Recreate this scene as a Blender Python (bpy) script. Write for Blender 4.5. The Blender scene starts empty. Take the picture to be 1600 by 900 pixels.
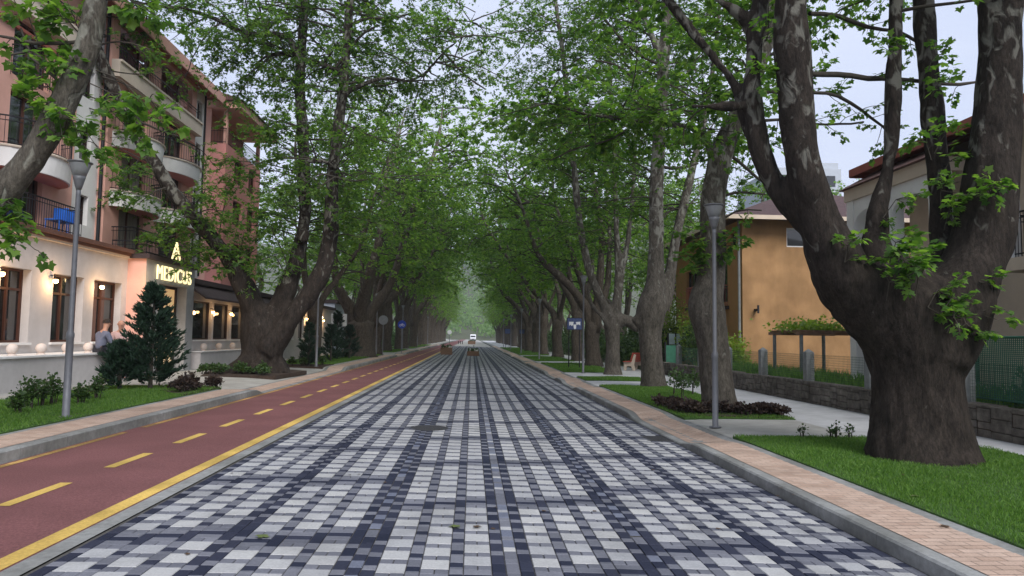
import bpy, bmesh, math, random
import numpy as np
from mathutils import Vector, Matrix, noise as mnoise

S = bpy.context.scene
COL = S.collection
rnd = random.Random(7)
PI = math.pi
HIDE_FRACTION = 1.0

# ------------------------------------------------------------------ camera
F = 1100.0                      # focal length in pixels of the 1600 px wide frame
CAMZ = 1.63
_v = np.array([-63.0, -76.0, -F]); _v /= np.linalg.norm(_v)
_th = math.radians(1.0)
_u = np.array([math.sin(_th), math.cos(_th), 0.0]); _u -= _v * (_u @ _v); _u /= np.linalg.norm(_u)
_r = np.cross(_v, _u)
RW = np.array([_r, _v, _u])     # camera axes in world axes
cam_d = bpy.data.cameras.new("camera")
cam = bpy.data.objects.new("camera", cam_d)
COL.objects.link(cam)
m = Matrix([[*RW[0], 0], [*RW[1], 0], [*RW[2], CAMZ], [0, 0, 0, 1]])
cam.matrix_world = m
cam_d.sensor_width = 36.0
cam_d.lens = F / 1600.0 * 36.0
cam_d.clip_start = 0.05
cam_d.clip_end = 3000
S.camera = cam

def at(px, py, Y):
    """world point seen at photo pixel (px, py) at distance Y along the road"""
    d = RW @ np.array([px - 800.0, 450.0 - py, -F])
    t = Y / d[1]
    return np.array([d[0] * t, Y, CAMZ + d[2] * t])

# ------------------------------------------------------------------ world, sun, exposure
W = bpy.data.worlds.new("World"); S.world = W
W.use_nodes = True
nt = W.node_tree
for n in list(nt.nodes): nt.nodes.remove(n)
out = nt.nodes.new('ShaderNodeOutputWorld')
bg = nt.nodes.new('ShaderNodeBackground')
sky = nt.nodes.new('ShaderNodeTexSky')
sky.sky_type = 'NISHITA'; sky.sun_disc = False
SUN_EL, SUN_AZ = math.radians(40), math.radians(158)
sky.sun_elevation = SUN_EL; sky.sun_rotation = SUN_AZ
sky.air_density = 1.0; sky.dust_density = 3.0; sky.ozone_density = 1.0
hs = nt.nodes.new('ShaderNodeHueSaturation'); hs.inputs['Saturation'].default_value = 0.45
tc = nt.nodes.new('ShaderNodeTexCoord')
cl = nt.nodes.new('ShaderNodeTexNoise'); cl.inputs['Scale'].default_value = 2.2; cl.inputs['Detail'].default_value = 5
mp = nt.nodes.new('ShaderNodeMapping'); mp.inputs['Scale'].default_value = (1, 1, 2.5)
cr = nt.nodes.new('ShaderNodeValToRGB')
cr.color_ramp.elements[0].position = 0.35; cr.color_ramp.elements[0].color = (8.2, 9.2, 11.9, 1)
cr.color_ramp.elements[1].position = 0.7; cr.color_ramp.elements[1].color = (9.9, 10.7, 12.9, 1)
mx = nt.nodes.new('ShaderNodeMix'); mx.data_type = 'RGBA'; mx.inputs['Factor'].default_value = 0.8
nt.links.new(tc.outputs['Generated'], mp.inputs['Vector'])
nt.links.new(mp.outputs[0], cl.inputs['Vector'])
nt.links.new(cl.outputs['Fac'], cr.inputs['Fac'])
nt.links.new(sky.outputs[0], hs.inputs['Color'])
nt.links.new(hs.outputs[0], mx.inputs['A'])
nt.links.new(cr.outputs[0], mx.inputs['B'])
nt.links.new(mx.outputs['Result'], bg.inputs['Color'])
bg.inputs['Strength'].default_value = 0.1
nt.links.new(bg.outputs[0], out.inputs['Surface'])

sl = bpy.data.lights.new("sun", 'SUN'); sl.energy = 3.5; sl.angle = math.radians(32); sl.color = (1.0, 0.97, 0.93)
so = bpy.data.objects.new("sun", sl); COL.objects.link(so)
# light travels towards -dir ; sun stands behind the camera, a little to its side
sd = Vector((math.sin(SUN_AZ) * math.cos(SUN_EL), math.cos(SUN_AZ) * math.cos(SUN_EL), math.sin(SUN_EL)))
so.rotation_euler = sd.to_track_quat('Z', 'Y').to_euler()

S.view_settings.view_transform = 'Standard'
S.view_settings.look = 'None'
S.view_settings.exposure = 0.0
S.view_settings.gamma = 1.0
S.view_settings.use_curve_mapping = False
S.render.engine = 'CYCLES'
S.cycles.max_bounces = 8; S.cycles.diffuse_bounces = 4; S.cycles.glossy_bounces = 3
S.cycles.transmission_bounces = 5; S.cycles.transparent_max_bounces = 12
S.cycles.use_denoising = True
S.cycles.sample_clamp_indirect = 6.0

# ------------------------------------------------------------------ object helpers
def tag(o, label=None, cat=None, group=None, kind=None):
    if label: o['label'] = label
    if cat: o['category'] = cat
    if group: o['group'] = group
    if kind: o['kind'] = kind
    return o

def thing(name, label, cat, loc=(0, 0, 0), group=None, rz=0.0):
    o = bpy.data.objects.new(name, None); COL.objects.link(o)
    o.location = loc; o.rotation_euler = (0, 0, rz)
    o.empty_display_size = 0.2
    return tag(o, label, cat, group)

def world_off(p):
    v = Vector((0, 0, 0))
    while p is not None:
        v += p.location; p = p.parent
    return v

def copy_tree(o, parent=None):
    c = o.copy(); COL.objects.link(c)
    if parent is not None: c.parent = parent
    for ch in list(o.children): copy_tree(ch, c)
    return c

class MB:
    """collects vertices and faces, then links them as ONE mesh object"""
    def __init__(s): s.v = []; s.f = []; s.mi = []
    def add(s, vs, fs, mi=0):
        b = len(s.v); s.v.extend([tuple(map(float, q)) for q in vs])
        for f in fs: s.f.append([b + i for i in f]); s.mi.append(mi)
    def quad(s, a, b, c, d, mi=0): s.add([a, b, c, d], [(0, 1, 2, 3)], mi)
    def box(s, c0, c1, mi=0):
        x0, y0, z0 = c0; x1, y1, z1 = c1
        s.add([(x0, y0, z0), (x1, y0, z0), (x1, y1, z0), (x0, y1, z0), (x0, y0, z1), (x1, y0, z1), (x1, y1, z1), (x0, y1, z1)],
              [(3, 2, 1, 0), (4, 5, 6, 7), (0, 1, 5, 4), (1, 2, 6, 5), (2, 3, 7, 6), (3, 0, 4, 7)], mi)
    def tube(s, pts, rad, n=8, cap=True, mi=0):
        pts = [np.array(p, float) for p in pts]; k = len(pts)
        if not hasattr(rad, '__len__'): rad = [rad] * k
        b = len(s.v); up = None
        for i in range(k):
            t = pts[min(i + 1, k - 1)] - pts[max(i - 1, 0)]
            t = t / (np.linalg.norm(t) + 1e-9)
            if up is None:
                a = np.array([0, 0, 1.0]) if abs(t[2]) < 0.9 else np.array([1.0, 0, 0])
            else: a = up
            x = a - t * (a @ t); x /= (np.linalg.norm(x) + 1e-9); up = x
            y = np.cross(t, x)
            for j in range(n):
                an = 2 * PI * j / n
                q = pts[i] + rad[i] * (x * math.cos(an) + y * math.sin(an))
                s.v.append((float(q[0]), float(q[1]), float(q[2])))
        for i in range(k - 1):
            for j in range(n):
                j2 = (j + 1) % n
                s.f.append([b + i * n + j, b + i * n + j2, b + (i + 1) * n + j2, b + (i + 1) * n + j]); s.mi.append(mi)
        if cap:
            s.f.append([b + j for j in range(n)][::-1]); s.mi.append(mi)
            s.f.append([b + (k - 1) * n + j for j in range(n)]); s.mi.append(mi)
    def lathe(s, prof, n=16, c=(0, 0, 0), mi=0):
        b = len(s.v)
        for r, z in prof:
            for j in range(n):
                an = 2 * PI * j / n
                s.v.append((c[0] + r * math.cos(an), c[1] + r * math.sin(an), c[2] + z))
        for i in range(len(prof) - 1):
            for j in range(n):
                j2 = (j + 1) % n
                s.f.append([b + i * n + j, b + i * n + j2, b + (i + 1) * n + j2, b + (i + 1) * n + j]); s.mi.append(mi)
        s.f.append([b + j for j in range(n)][::-1]); s.mi.append(mi)
        s.f.append([b + (len(prof) - 1) * n + j for j in range(n)]); s.mi.append(mi)
    def build(s, name, mat, parent=None, smooth=False, bevel=0.0):
        me = bpy.data.meshes.new(name)
        off = world_off(parent) if parent is not None else Vector((0, 0, 0))
        me.from_pydata([(q[0] - off.x, q[1] - off.y, q[2] - off.z) for q in s.v], [], s.f)
        mats = mat if isinstance(mat, (list, tuple)) else [mat]
        for mm in mats: me.materials.append(mm)
        if len(mats) > 1: me.polygons.foreach_set('material_index', s.mi)
        if smooth: me.polygons.foreach_set('use_smooth', [True] * len(me.polygons))
        me.update()
        o = bpy.data.objects.new(name, me); COL.objects.link(o)
        if parent is not None: o.parent = parent
        if bevel:
            b = o.modifiers.new('bevel', 'BEVEL'); b.width = bevel; b.segments = 2; b.limit_method = 'ANGLE'
        return o

def np_mesh(name, V, Fq, mat, parent=None, smooth=False):
    """V (n,3) array, Fq (m,k) array of equal sized faces"""
    me = bpy.data.meshes.new(name)
    off = world_off(parent) if parent is not None else Vector((0, 0, 0))
    V = np.asarray(V, np.float32) - np.array(off, np.float32)
    Fq = np.asarray(Fq, np.int32); k = Fq.shape[1]
    me.vertices.add(len(V)); me.vertices.foreach_set('co', V.ravel())
    me.loops.add(Fq.size); me.loops.foreach_set('vertex_index', Fq.ravel())
    me.polygons.add(len(Fq)); me.polygons.foreach_set('loop_start', np.arange(len(Fq), dtype=np.int32) * k)
    me.polygons.foreach_set('loop_total', np.full(len(Fq), k, np.int32))
    me.polygons.foreach_set('use_smooth', np.full(len(Fq), bool(smooth)))
    me.materials.append(mat)
    me.update(calc_edges=True)
    o = bpy.data.objects.new(name, me); COL.objects.link(o)
    if parent is not None: o.parent = parent
    return o

# ------------------------------------------------------------------ materials
M = {}
def mat(name, col, rough=0.8, var=0.25, scale=6.0, bump=0.0, bscale=40.0, metal=0.0, col2=None, spec=0.3, detail=6.0, stretch=(1, 1, 1), dirt=0.0):
    mt = bpy.data.materials.new(name); mt.use_nodes = True
    t = mt.node_tree; p = t.nodes['Principled BSDF']
    p.inputs['Roughness'].default_value = rough; p.inputs['Metallic'].default_value = metal
    p.inputs['Specular IOR Level'].default_value = spec
    g = t.nodes.new('ShaderNodeNewGeometry'); mpn = t.nodes.new('ShaderNodeMapping'); mpn.inputs['Scale'].default_value = stretch
    t.links.new(g.outputs['Position'], mpn.inputs['Vector'])
    n = t.nodes.new('ShaderNodeTexNoise'); n.inputs['Scale'].default_value = scale; n.inputs['Detail'].default_value = detail; n.inputs['Roughness'].default_value = 0.62
    t.links.new(mpn.outputs[0], n.inputs['Vector'])
    r = t.nodes.new('ShaderNodeValToRGB')
    a = tuple(max(0, c * (1 - var)) for c in col); b = tuple(min(1, c * (1 + var)) for c in (col2 or col))
    r.color_ramp.elements[0].position = 0.3; r.color_ramp.elements[0].color = (*a, 1)
    r.color_ramp.elements[1].position = 0.72; r.color_ramp.elements[1].color = (*b, 1)
    t.links.new(n.outputs['Fac'], r.inputs['Fac'])
    last = r.outputs['Color']
    if dirt:
        n3 = t.nodes.new('ShaderNodeTexNoise'); n3.inputs['Scale'].default_value = 0.9; n3.inputs['Detail'].default_value = 8
        t.links.new(g.outputs['Position'], n3.inputs['Vector'])
        r3 = t.nodes.new('ShaderNodeValToRGB'); r3.color_ramp.elements[0].position = 0.42; r3.color_ramp.elements[0].color = (1 - dirt, 1 - dirt, 1 - dirt * 1.05, 1)
        r3.color_ramp.elements[1].position = 0.62; r3.color_ramp.elements[1].color = (1, 1, 1, 1)
        t.links.new(n3.outputs['Fac'], r3.inputs['Fac'])
        mm = t.nodes.new('ShaderNodeMix'); mm.data_type = 'RGBA'; mm.blend_type = 'MULTIPLY'; mm.inputs['Factor'].default_value = 1
        t.links.new(last, mm.inputs['A']); t.links.new(r3.outputs[0], mm.inputs['B']); last = mm.outputs['Result']
    t.links.new(last, p.inputs['Base Color'])
    if bump:
        n2 = t.nodes.new('ShaderNodeTexNoise'); n2.inputs['Scale'].default_value = bscale; n2.inputs['Detail'].default_value = 4
        t.links.new(mpn.outputs[0], n2.inputs['Vector'])
        bm_ = t.nodes.new('ShaderNodeBump'); bm_.inputs['Strength'].default_value = bump; bm_.inputs['Distance'].default_value = 0.02
        t.links.new(n2.outputs['Fac'], bm_.inputs['Height']); t.links.new(bm_.outputs[0], p.inputs['Normal'])
    M[name] = mt
    return mt

def island_mat(name, c0, c1, rough=0.75, grain=0.12, gscale=60.0, bump=0.15, stain=0.25):
    """each loose piece (a paving block) has its own tone"""
    mt = bpy.data.materials.new(name); mt.use_nodes = True
    t = mt.node_tree; p = t.nodes['Principled BSDF']; p.inputs['Roughness'].default_value = rough; p.inputs['Specular IOR Level'].default_value = 0.12
    g = t.nodes.new('ShaderNodeNewGeometry')
    r = t.nodes.new('ShaderNodeValToRGB'); r.color_ramp.elements[0].color = (*c0, 1); r.color_ramp.elements[1].color = (*c1, 1)
    t.links.new(g.outputs['Random Per Island'], r.inputs['Fac'])
    n = t.nodes.new('ShaderNodeTexNoise'); n.inputs['Scale'].default_value = gscale; n.inputs['Detail'].default_value = 5
    t.links.new(g.outputs['Position'], n.inputs['Vector'])
    n2 = t.nodes.new('ShaderNodeTexNoise'); n2.inputs['Scale'].default_value = 1.3; n2.inputs['Detail'].default_value = 9; n2.inputs['Roughness'].default_value = 0.65
    t.links.new(g.outputs['Position'], n2.inputs['Vector'])
    mr = t.nodes.new('ShaderNodeMapRange'); mr.inputs['From Min'].default_value = 0.3; mr.inputs['From Max'].default_value = 0.7
    mr.inputs['To Min'].default_value = 1 - grain; mr.inputs['To Max'].default_value = 1 + grain
    t.links.new(n.outputs['Fac'], mr.inputs['Value'])
    mr2 = t.nodes.new('ShaderNodeMapRange'); mr2.inputs['From Min'].default_value = 0.36; mr2.inputs['From Max'].default_value = 0.55
    mr2.inputs['To Min'].default_value = 1 - stain; mr2.inputs['To Max'].default_value = 1.0
    t.links.new(n2.outputs['Fac'], mr2.inputs['Value'])
    mu = t.nodes.new('ShaderNodeMath'); mu.operation = 'MULTIPLY'
    t.links.new(mr.outputs[0], mu.inputs[0]); t.links.new(mr2.outputs[0], mu.inputs[1])
    vm = t.nodes.new('ShaderNodeVectorMath'); vm.operation = 'SCALE'
    t.links.new(r.outputs[0], vm.inputs[0]); t.links.new(mu.outputs[0], vm.inputs['Scale'])
    t.links.new(vm.outputs[0], p.inputs['Base Color'])
    b = t.nodes.new('ShaderNodeBump'); b.inputs['Strength'].default_value = bump; b.inputs['Distance'].default_value = 0.004
    t.links.new(n.outputs['Fac'], b.inputs['Height']); t.links.new(b.outputs[0], p.inputs['Normal'])
    M[name] = mt
    return mt

def leaf_mat(name, cols, trans=0.45, rough=0.55, tboost=(2.1, 2.2, 0.95)):
    mt = bpy.data.materials.new(name); mt.use_nodes = True
    t = mt.node_tree
    for n in list(t.nodes): t.nodes.remove(n)
    o = t.nodes.new('ShaderNodeOutputMaterial'); g = t.nodes.new('ShaderNodeNewGeometry')
    r = t.nodes.new('ShaderNodeValToRGB'); els = r.color_ramp.elements
    while len(els) < len(cols): els.new(0.5)
    for i, c in enumerate(cols): els[i].position = i / (len(cols) - 1); els[i].color = (*c, 1)
    t.links.new(g.outputs['Random Per Island'], r.inputs['Fac'])
    p = t.nodes.new('ShaderNodeBsdfPrincipled'); p.inputs['Roughness'].default_value = rough; p.inputs['Specular IOR Level'].default_value = 0.35
    t.links.new(r.outputs[0], p.inputs['Base Color'])
    tr = t.nodes.new('ShaderNodeBsdfTranslucent')
    vm = t.nodes.new('ShaderNodeVectorMath'); vm.operation = 'MULTIPLY'; vm.inputs[1].default_value = tboost
    t.links.new(r.outputs[0], vm.inputs[0]); t.links.new(vm.outputs[0], tr.inputs['Color'])
    ms = t.nodes.new('ShaderNodeMixShader'); ms.inputs[0].default_value = trans
    t.links.new(p.outputs[0], ms.inputs[1]); t.links.new(tr.outputs[0], ms.inputs[2]); t.links.new(ms.outputs[0], o.inputs['Surface'])
    M[name] = mt
    return mt

def emit_mat(name, col, strength):
    mt = bpy.data.materials.new(name); mt.use_nodes = True
    p = mt.node_tree.nodes['Principled BSDF']; p.inputs['Base Color'].default_value = (0.8, 0.7, 0.5, 1)
    p.inputs['Emission Color'].default_value = (*col, 1); p.inputs['Emission Strength'].default_value = strength
    M[name] = mt
    return mt

def bark_mat(name, dark, mid, pale, z0, z1, amount):
    """rough brown bark low down, flaking pale plates higher up the stem"""
    mt = bpy.data.materials.new(name); mt.use_nodes = True
    t = mt.node_tree; p = t.nodes['Principled BSDF']; p.inputs['Roughness'].default_value = 0.9; p.inputs['Specular IOR Level'].default_value = 0.2
    g = t.nodes.new('ShaderNodeNewGeometry')
    mpn = t.nodes.new('ShaderNodeMapping'); mpn.inputs['Scale'].default_value = (1, 1, 0.35)
    t.links.new(g.outputs['Position'], mpn.inputs['Vector'])
    n = t.nodes.new('ShaderNodeTexNoise'); n.inputs['Scale'].default_value = 9; n.inputs['Detail'].default_value = 9; n.inputs['Roughness'].default_value = 0.7
    t.links.new(mpn.outputs[0], n.inputs['Vector'])
    r = t.nodes.new('ShaderNodeValToRGB')
    r.color_ramp.elements[0].position = 0.32; r.color_ramp.elements[0].color = (*dark, 1)
    r.color_ramp.elements[1].position = 0.72; r.color_ramp.elements[1].color = (*mid, 1)
    t.links.new(n.outputs['Fac'], r.inputs['Fac'])
    v = t.nodes.new('ShaderNodeTexNoise'); v.inputs['Scale'].default_value = 6.0; v.inputs['Detail'].default_value = 3; v.inputs['Distortion'].default_value = 0.6
    mp2 = t.nodes.new('ShaderNodeMapping'); mp2.inputs['Scale'].default_value = (1, 1, 0.55)
    t.links.new(g.outputs['Position'], mp2.inputs['Vector']); t.links.new(mp2.outputs[0], v.inputs['Vector'])
    sx = t.nodes.new('ShaderNodeSeparateXYZ'); t.links.new(g.outputs['Position'], sx.inputs[0])
    mr = t.nodes.new('ShaderNodeMapRange'); mr.inputs['From Min'].default_value = z0; mr.inputs['From Max'].default_value = z1
    mr.inputs['To Min'].default_value = 0.74; mr.inputs['To Max'].default_value = 0.74 - amount
    t.links.new(sx.outputs['Z'], mr.inputs['Value'])
    sb = t.nodes.new('ShaderNodeMath'); sb.operation = 'SUBTRACT'
    t.links.new(v.outputs['Fac'], sb.inputs[0]); t.links.new(mr.outputs[0], sb.inputs[1])
    m2 = t.nodes.new('ShaderNodeMapRange'); m2.inputs['From Min'].default_value = 0.0; m2.inputs['From Max'].default_value = 0.10
    t.links.new(sb.outputs[0], m2.inputs['Value'])
    mx = t.nodes.new('ShaderNodeMix'); mx.data_type = 'RGBA'; mx.inputs['B'].default_value = (*pale, 1)
    nf = t.nodes.new('ShaderNodeTexNoise'); nf.inputs['Scale'].default_value = 34; nf.inputs['Detail'].default_value = 8; nf.inputs['Roughness'].default_value = 0.75
    mf = t.nodes.new('ShaderNodeMapping'); mf.inputs['Scale'].default_value = (1, 1, 0.3)
    t.links.new(g.outputs['Position'], mf.inputs['Vector']); t.links.new(mf.outputs[0], nf.inputs['Vector'])
    rf_ = t.nodes.new('ShaderNodeMapRange'); rf_.inputs['From Min'].default_value = .33; rf_.inputs['From Max'].default_value = .66; rf_.inputs['To Min'].default_value = .45; rf_.inputs['To Max'].default_value = 1.55
    t.links.new(nf.outputs['Fac'], rf_.inputs['Value'])
    vs_ = t.nodes.new('ShaderNodeVectorMath'); vs_.operation = 'SCALE'
    t.links.new(r.outputs[0], vs_.inputs[0]); t.links.new(rf_.outputs[0], vs_.inputs['Scale'])
    t.links.new(m2.outputs[0], mx.inputs['Factor']); t.links.new(vs_.outputs[0], mx.inputs['A'])
    t.links.new(mx.outputs['Result'], p.inputs['Base Color'])
    ad = t.nodes.new('ShaderNodeMath'); ad.operation = 'MULTIPLY_ADD'; ad.inputs[1].default_value = -0.35
    t.links.new(m2.outputs[0], ad.inputs[0]); t.links.new(n.outputs['Fac'], ad.inputs[2])
    b = t.nodes.new('ShaderNodeBump'); b.inputs['Strength'].default_value = 1.0; b.inputs['Distance'].default_value = 0.05
    t.links.new(ad.outputs[0], b.inputs['Height']); t.links.new(b.outputs[0], p.inputs['Normal'])
    M[name] = mt
    return mt

# paving
island_mat('brick_white', (0.335, 0.34, 0.355), (0.42, 0.42, 0.415), stain=0.24)
island_mat('brick_grey', (0.118, 0.123, 0.148), (0.175, 0.18, 0.21), stain=0.25)
island_mat('brick_dark', (0.019, 0.023, 0.042), (0.036, 0.040, 0.064), stain=0.2)
island_mat('brick_blue', (0.105, 0.118, 0.165), (0.16, 0.175, 0.225), stain=0.2)
mat('joint', (0.075, 0.072, 0.068), 0.95, 0.3, 30)
mat('red_asphalt', (0.172, 0.070, 0.070), 0.9, 0.3, 55, 0.5, 180, col2=(0.200, 0.083, 0.084), dirt=0.16)
mat('yellow_paint', (0.68, 0.46, 0.12), 0.7, 0.22, 40, 0.15, 150, dirt=0.38)
mat('concrete', (0.30, 0.30, 0.285), 0.9, 0.16, 5, 0.25, 90, dirt=0.2)
mat('kerb_concrete', (0.27, 0.275, 0.27), 0.9, 0.2, 14, 0.3, 120, dirt=0.36)
mat('slab_concrete', (0.37, 0.36, 0.335), 0.9, 0.12, 3, 0.2, 90, dirt=0.18)
mat('path_concrete', (0.46, 0.46, 0.47), 0.85, 0.14, 2.2, 0.2, 60, dirt=0.16)
island_mat('tile_pink', (0.42, 0.30, 0.235), (0.52, 0.39, 0.315), stain=0.22)
mat('soil', (0.045, 0.03, 0.022), 0.97, 0.4, 12, 0.8, 40)
mat('ground_soil', (0.075, 0.085, 0.045), 0.97, 0.4, 3, 0.6, 20)
mat('lawn_base', (0.045, 0.095, 0.02), 0.95, 0.4, 5, 0.6, 60)
leaf_mat('grass', [(0.05, 0.12, 0.02), (0.09, 0.19, 0.03), (0.13, 0.23, 0.045)], 0.35)
mat('cast_iron', (0.06, 0.06, 0.065), 0.6, 0.3, 30, 0.4, 60, metal=0.5)
# vegetation
GR = [(0.036, 0.090, 0.024), (0.060, 0.13, 0.03), (0.09, 0.168, 0.036), (0.13, 0.21, 0.048)]
leaf_mat('plane_leaf', GR, 0.58)
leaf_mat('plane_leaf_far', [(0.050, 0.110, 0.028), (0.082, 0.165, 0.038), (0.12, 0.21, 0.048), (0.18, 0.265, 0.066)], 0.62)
leaf_mat('plane_leaf_bright', [(0.040, 0.095, 0.022), (0.065, 0.14, 0.028), (0.10, 0.19, 0.04), (0.15, 0.25, 0.055)], 0.52)
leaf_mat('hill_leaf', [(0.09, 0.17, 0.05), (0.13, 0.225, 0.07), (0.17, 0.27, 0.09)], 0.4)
leaf_mat('conifer_leaf', [(0.010, 0.030, 0.018), (0.018, 0.046, 0.026), (0.03, 0.065, 0.035)], 0.12, 0.7, (1, 1, 1))
leaf_mat('shrub_leaf', [(0.025, 0.055, 0.018), (0.045, 0.09, 0.028), (0.08, 0.13, 0.045)], 0.3)
leaf_mat('purple_leaf', [(0.028, 0.020, 0.018), (0.050, 0.034, 0.028), (0.075, 0.055, 0.04)], 0.25, 0.6, (1.4, 1, 0.9))
leaf_mat('lime_leaf', [(0.14, 0.22, 0.03), (0.22, 0.30, 0.06)], 0.4)
bark_mat('bark_old', (0.010, 0.0078, 0.0066), (0.043, 0.034, 0.028), (0.13, 0.125, 0.108), 1.2, 6.0, 0.25)
bark_mat('bark_plate', (0.045, 0.039, 0.032), (0.125, 0.112, 0.092), (0.20, 0.195, 0.165), 0.8, 5.5, 0.25)
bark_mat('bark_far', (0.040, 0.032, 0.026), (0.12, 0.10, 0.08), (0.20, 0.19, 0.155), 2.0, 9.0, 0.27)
mat('twig_bark', (0.055, 0.047, 0.038), 0.9, 0.3, 20)
# buildings
mat('pink_render', (0.66, 0.37, 0.30), 0.92, 0.07, 1.5, 0.12, 120, dirt=0.06)
mat('rose_render', (0.60, 0.26, 0.23), 0.92, 0.07, 1.5, 0.12, 120, dirt=0.06)
mat('cream_trim', (0.62, 0.53, 0.44), 0.9, 0.06, 2, 0.1, 100, dirt=0.1)
mat('white_render', (0.74, 0.73, 0.72), 0.9, 0.05, 2, 0.1, 120, dirt=0.08)
mat('stone_cladding', (0.53, 0.505, 0.50), 0.8, 0.08, 3, 0.1, 80, dirt=0.08)
mat('portal_stone', (0.30, 0.30, 0.30), 0.6, 0.1, 4)
mat('brown_wood', (0.075, 0.030, 0.020), 0.5, 0.3, 4, stretch=(1, 1, 0.2))
mat('dark_wood', (0.035, 0.020, 0.016), 0.5, 0.3, 4)
mat('soffit_red', (0.30, 0.095, 0.07), 0.8, 0.12, 4)
mat('dark_metal', (0.022, 0.022, 0.026), 0.5, 0.2, 8, metal=0.4)
mat('window_glass', (0.016, 0.018, 0.02), 0.05, 0.1, 3, spec=0.9)
mat('balcony_panel', (0.10, 0.022, 0.026), 0.4, 0.2, 3)
mat('curtain', (0.22, 0.20, 0.17), 0.9, 0.2, 3, stretch=(4, 4, 0.2))
mat('roof_tile', (0.115, 0.06, 0.052), 0.85, 0.25, 5, 0.4, 30)
mat('roof_dark', (0.05, 0.035, 0.035), 0.8, 0.25, 5, 0.3, 30)
mat('cornice_brown', (0.13, 0.062, 0.045), 0.8, 0.2, 5)
mat('house_roof', (0.075, 0.045, 0.045), 0.85, 0.3, 5, 0.5, 30)
mat('grey_roof', (0.16, 0.15, 0.15), 0.85, 0.25, 6, 0.4, 30)
mat('orange_render', (0.355, 0.20, 0.092), 0.92, 0.12, 1.4, 0.3, 90, col2=(0.39, 0.228, 0.108), dirt=0.24, stretch=(1, 1, .35))
mat('ochre_render', (0.40, 0.22, 0.085), 0.92, 0.09, 1.4, 0.2, 90)
mat('house_cream', (0.60, 0.50, 0.40), 0.92, 0.06, 2, 0.1, 100, dirt=0.1)
mat('brick_red', (0.22, 0.075, 0.05), 0.9, 0.25, 10)
mat('block_grey', (0.42, 0.45, 0.50), 0.9, 0.05, 2)
mat('old_stone', (0.14, 0.125, 0.11), 0.95, 0.5, 6, 0.9, 14, dirt=0.35)
mat('post_concrete', (0.19, 0.20, 0.20), 0.95, 0.2, 8, 0.3, 60)
mat('mesh_green', (0.035, 0.075, 0.05), 0.7, 0.2, 6)
mat('steel_pole', (0.15, 0.155, 0.17), 0.5, 0.1, 10, metal=0.2, spec=0.4)
mat('lamp_grey', (0.17, 0.175, 0.185), 0.5, 0.1, 10, metal=0.3)
mat('lamp_glass', (0.24, 0.25, 0.255), 0.25, 0.08, 6, spec=0.5)
mat('planter_wood', (0.19, 0.115, 0.075), 0.85, 0.25, 6, stretch=(0.3, 0.3, 5))
mat('white_flower', (0.72, 0.72, 0.68), 0.8, 0.1, 10)
mat('white_paint', (0.72, 0.73, 0.74), 0.45, 0.05, 4)
mat('tyre', (0.02, 0.02, 0.02), 0.9, 0.1, 4)
mat('sign_blue', (0.02, 0.06, 0.42), 0.45, 0.08, 5)
mat('sign_white', (0.75, 0.76, 0.78), 0.5, 0.03, 5)
mat('sign_grey', (0.28, 0.30, 0.31), 0.5, 0.1, 5, metal=0.4)
mat('poster_navy', (0.06, 0.085, 0.20), 0.5, 0.3, 9)
mat('bench_red', (0.42, 0.075, 0.055), 0.6, 0.12, 8)
mat('bench_stone', (0.52, 0.44, 0.36), 0.9, 0.1, 8)
mat('gate_green', (0.03, 0.13, 0.085), 0.6, 0.2, 5)
mat('glass_pale', (0.40, 0.50, 0.53), 0.3, 0.15, 3, spec=0.5)
mat('ball_white', (0.66, 0.56, 0.50), 0.6, 0.05, 8)
mat('blue_plastic', (0.03, 0.16, 0.62), 0.45, 0.06, 5)
mat('skin', (0.46, 0.25, 0.175), 0.6, 0.06, 20)
mat('hair_dark', (0.03, 0.022, 0.018), 0.8, 0.3, 40)
mat('shirt_blue', (0.135, 0.145, 0.20), 0.9, 0.12, 12)
mat('shirt_pink', (0.50, 0.34, 0.32), 0.9, 0.1, 12)
mat('trousers_dark', (0.028, 0.028, 0.036), 0.9, 0.15, 12)
mat('trousers_grey', (0.09, 0.095, 0.12), 0.9, 0.15, 12)
mat('shoe', (0.05, 0.045, 0.045), 0.7, 0.1, 12)
emit_mat('warm_bulb', (1.0, 0.60, 0.22), 14.0)
emit_mat('white_bulb', (1.0, 0.86, 0.62), 9.0)
emit_mat('sign_light', (1.0, 0.84, 0.42), 1.35)
emit_mat('lit_room', (1.0, 0.56, 0.20), 0.42)
emit_mat('dim_room', (1.0, 0.50, 0.18), 0.05)

# ------------------------------------------------------------------ ground heights
XL, XR = -5.45, 3.5             # kerb lines
ZL, ZR = 0.22, 0.0              # pavements on either side
def zroad(x):
    k = (x - XL) / (XR - XL)
    return 0.07 - 0.19 * k + 0.055 * max(0.0, 1 - ((x + 1.0) / 4.5) ** 2)
def ss(a, b, x):
    t = min(1, max(0, (x - a) / (b - a))); return t * t * (3 - 2 * t)
RDROP = [(11.9, 14.9), (24.4, 26.8), (29.9, 33.0), (45.5, 48.5), (61, 64), (77, 80), (94, 97), (112, 115)]
LDROP = [(19.2, 30.8), (53, 59), (74, 78), (95, 99), (115, 118)]
def dropf(y, L, w=0.95):
    return max([ss(a - w, a, y) * (1 - ss(b, b + w, y)) for a, b in L] + [0.0])
def zright(x, y):
    return ZR - 0.098 * dropf(y, RDROP) * (1 - ss(3.75, 4.75, x))
def zleft(x, y):
    return ZL - 0.14 * dropf(y, LDROP) * (1 - ss(-6.2, -8.5, -abs(x)) if False else (1 - ss(6.2, 8.2, abs(x))))

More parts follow.
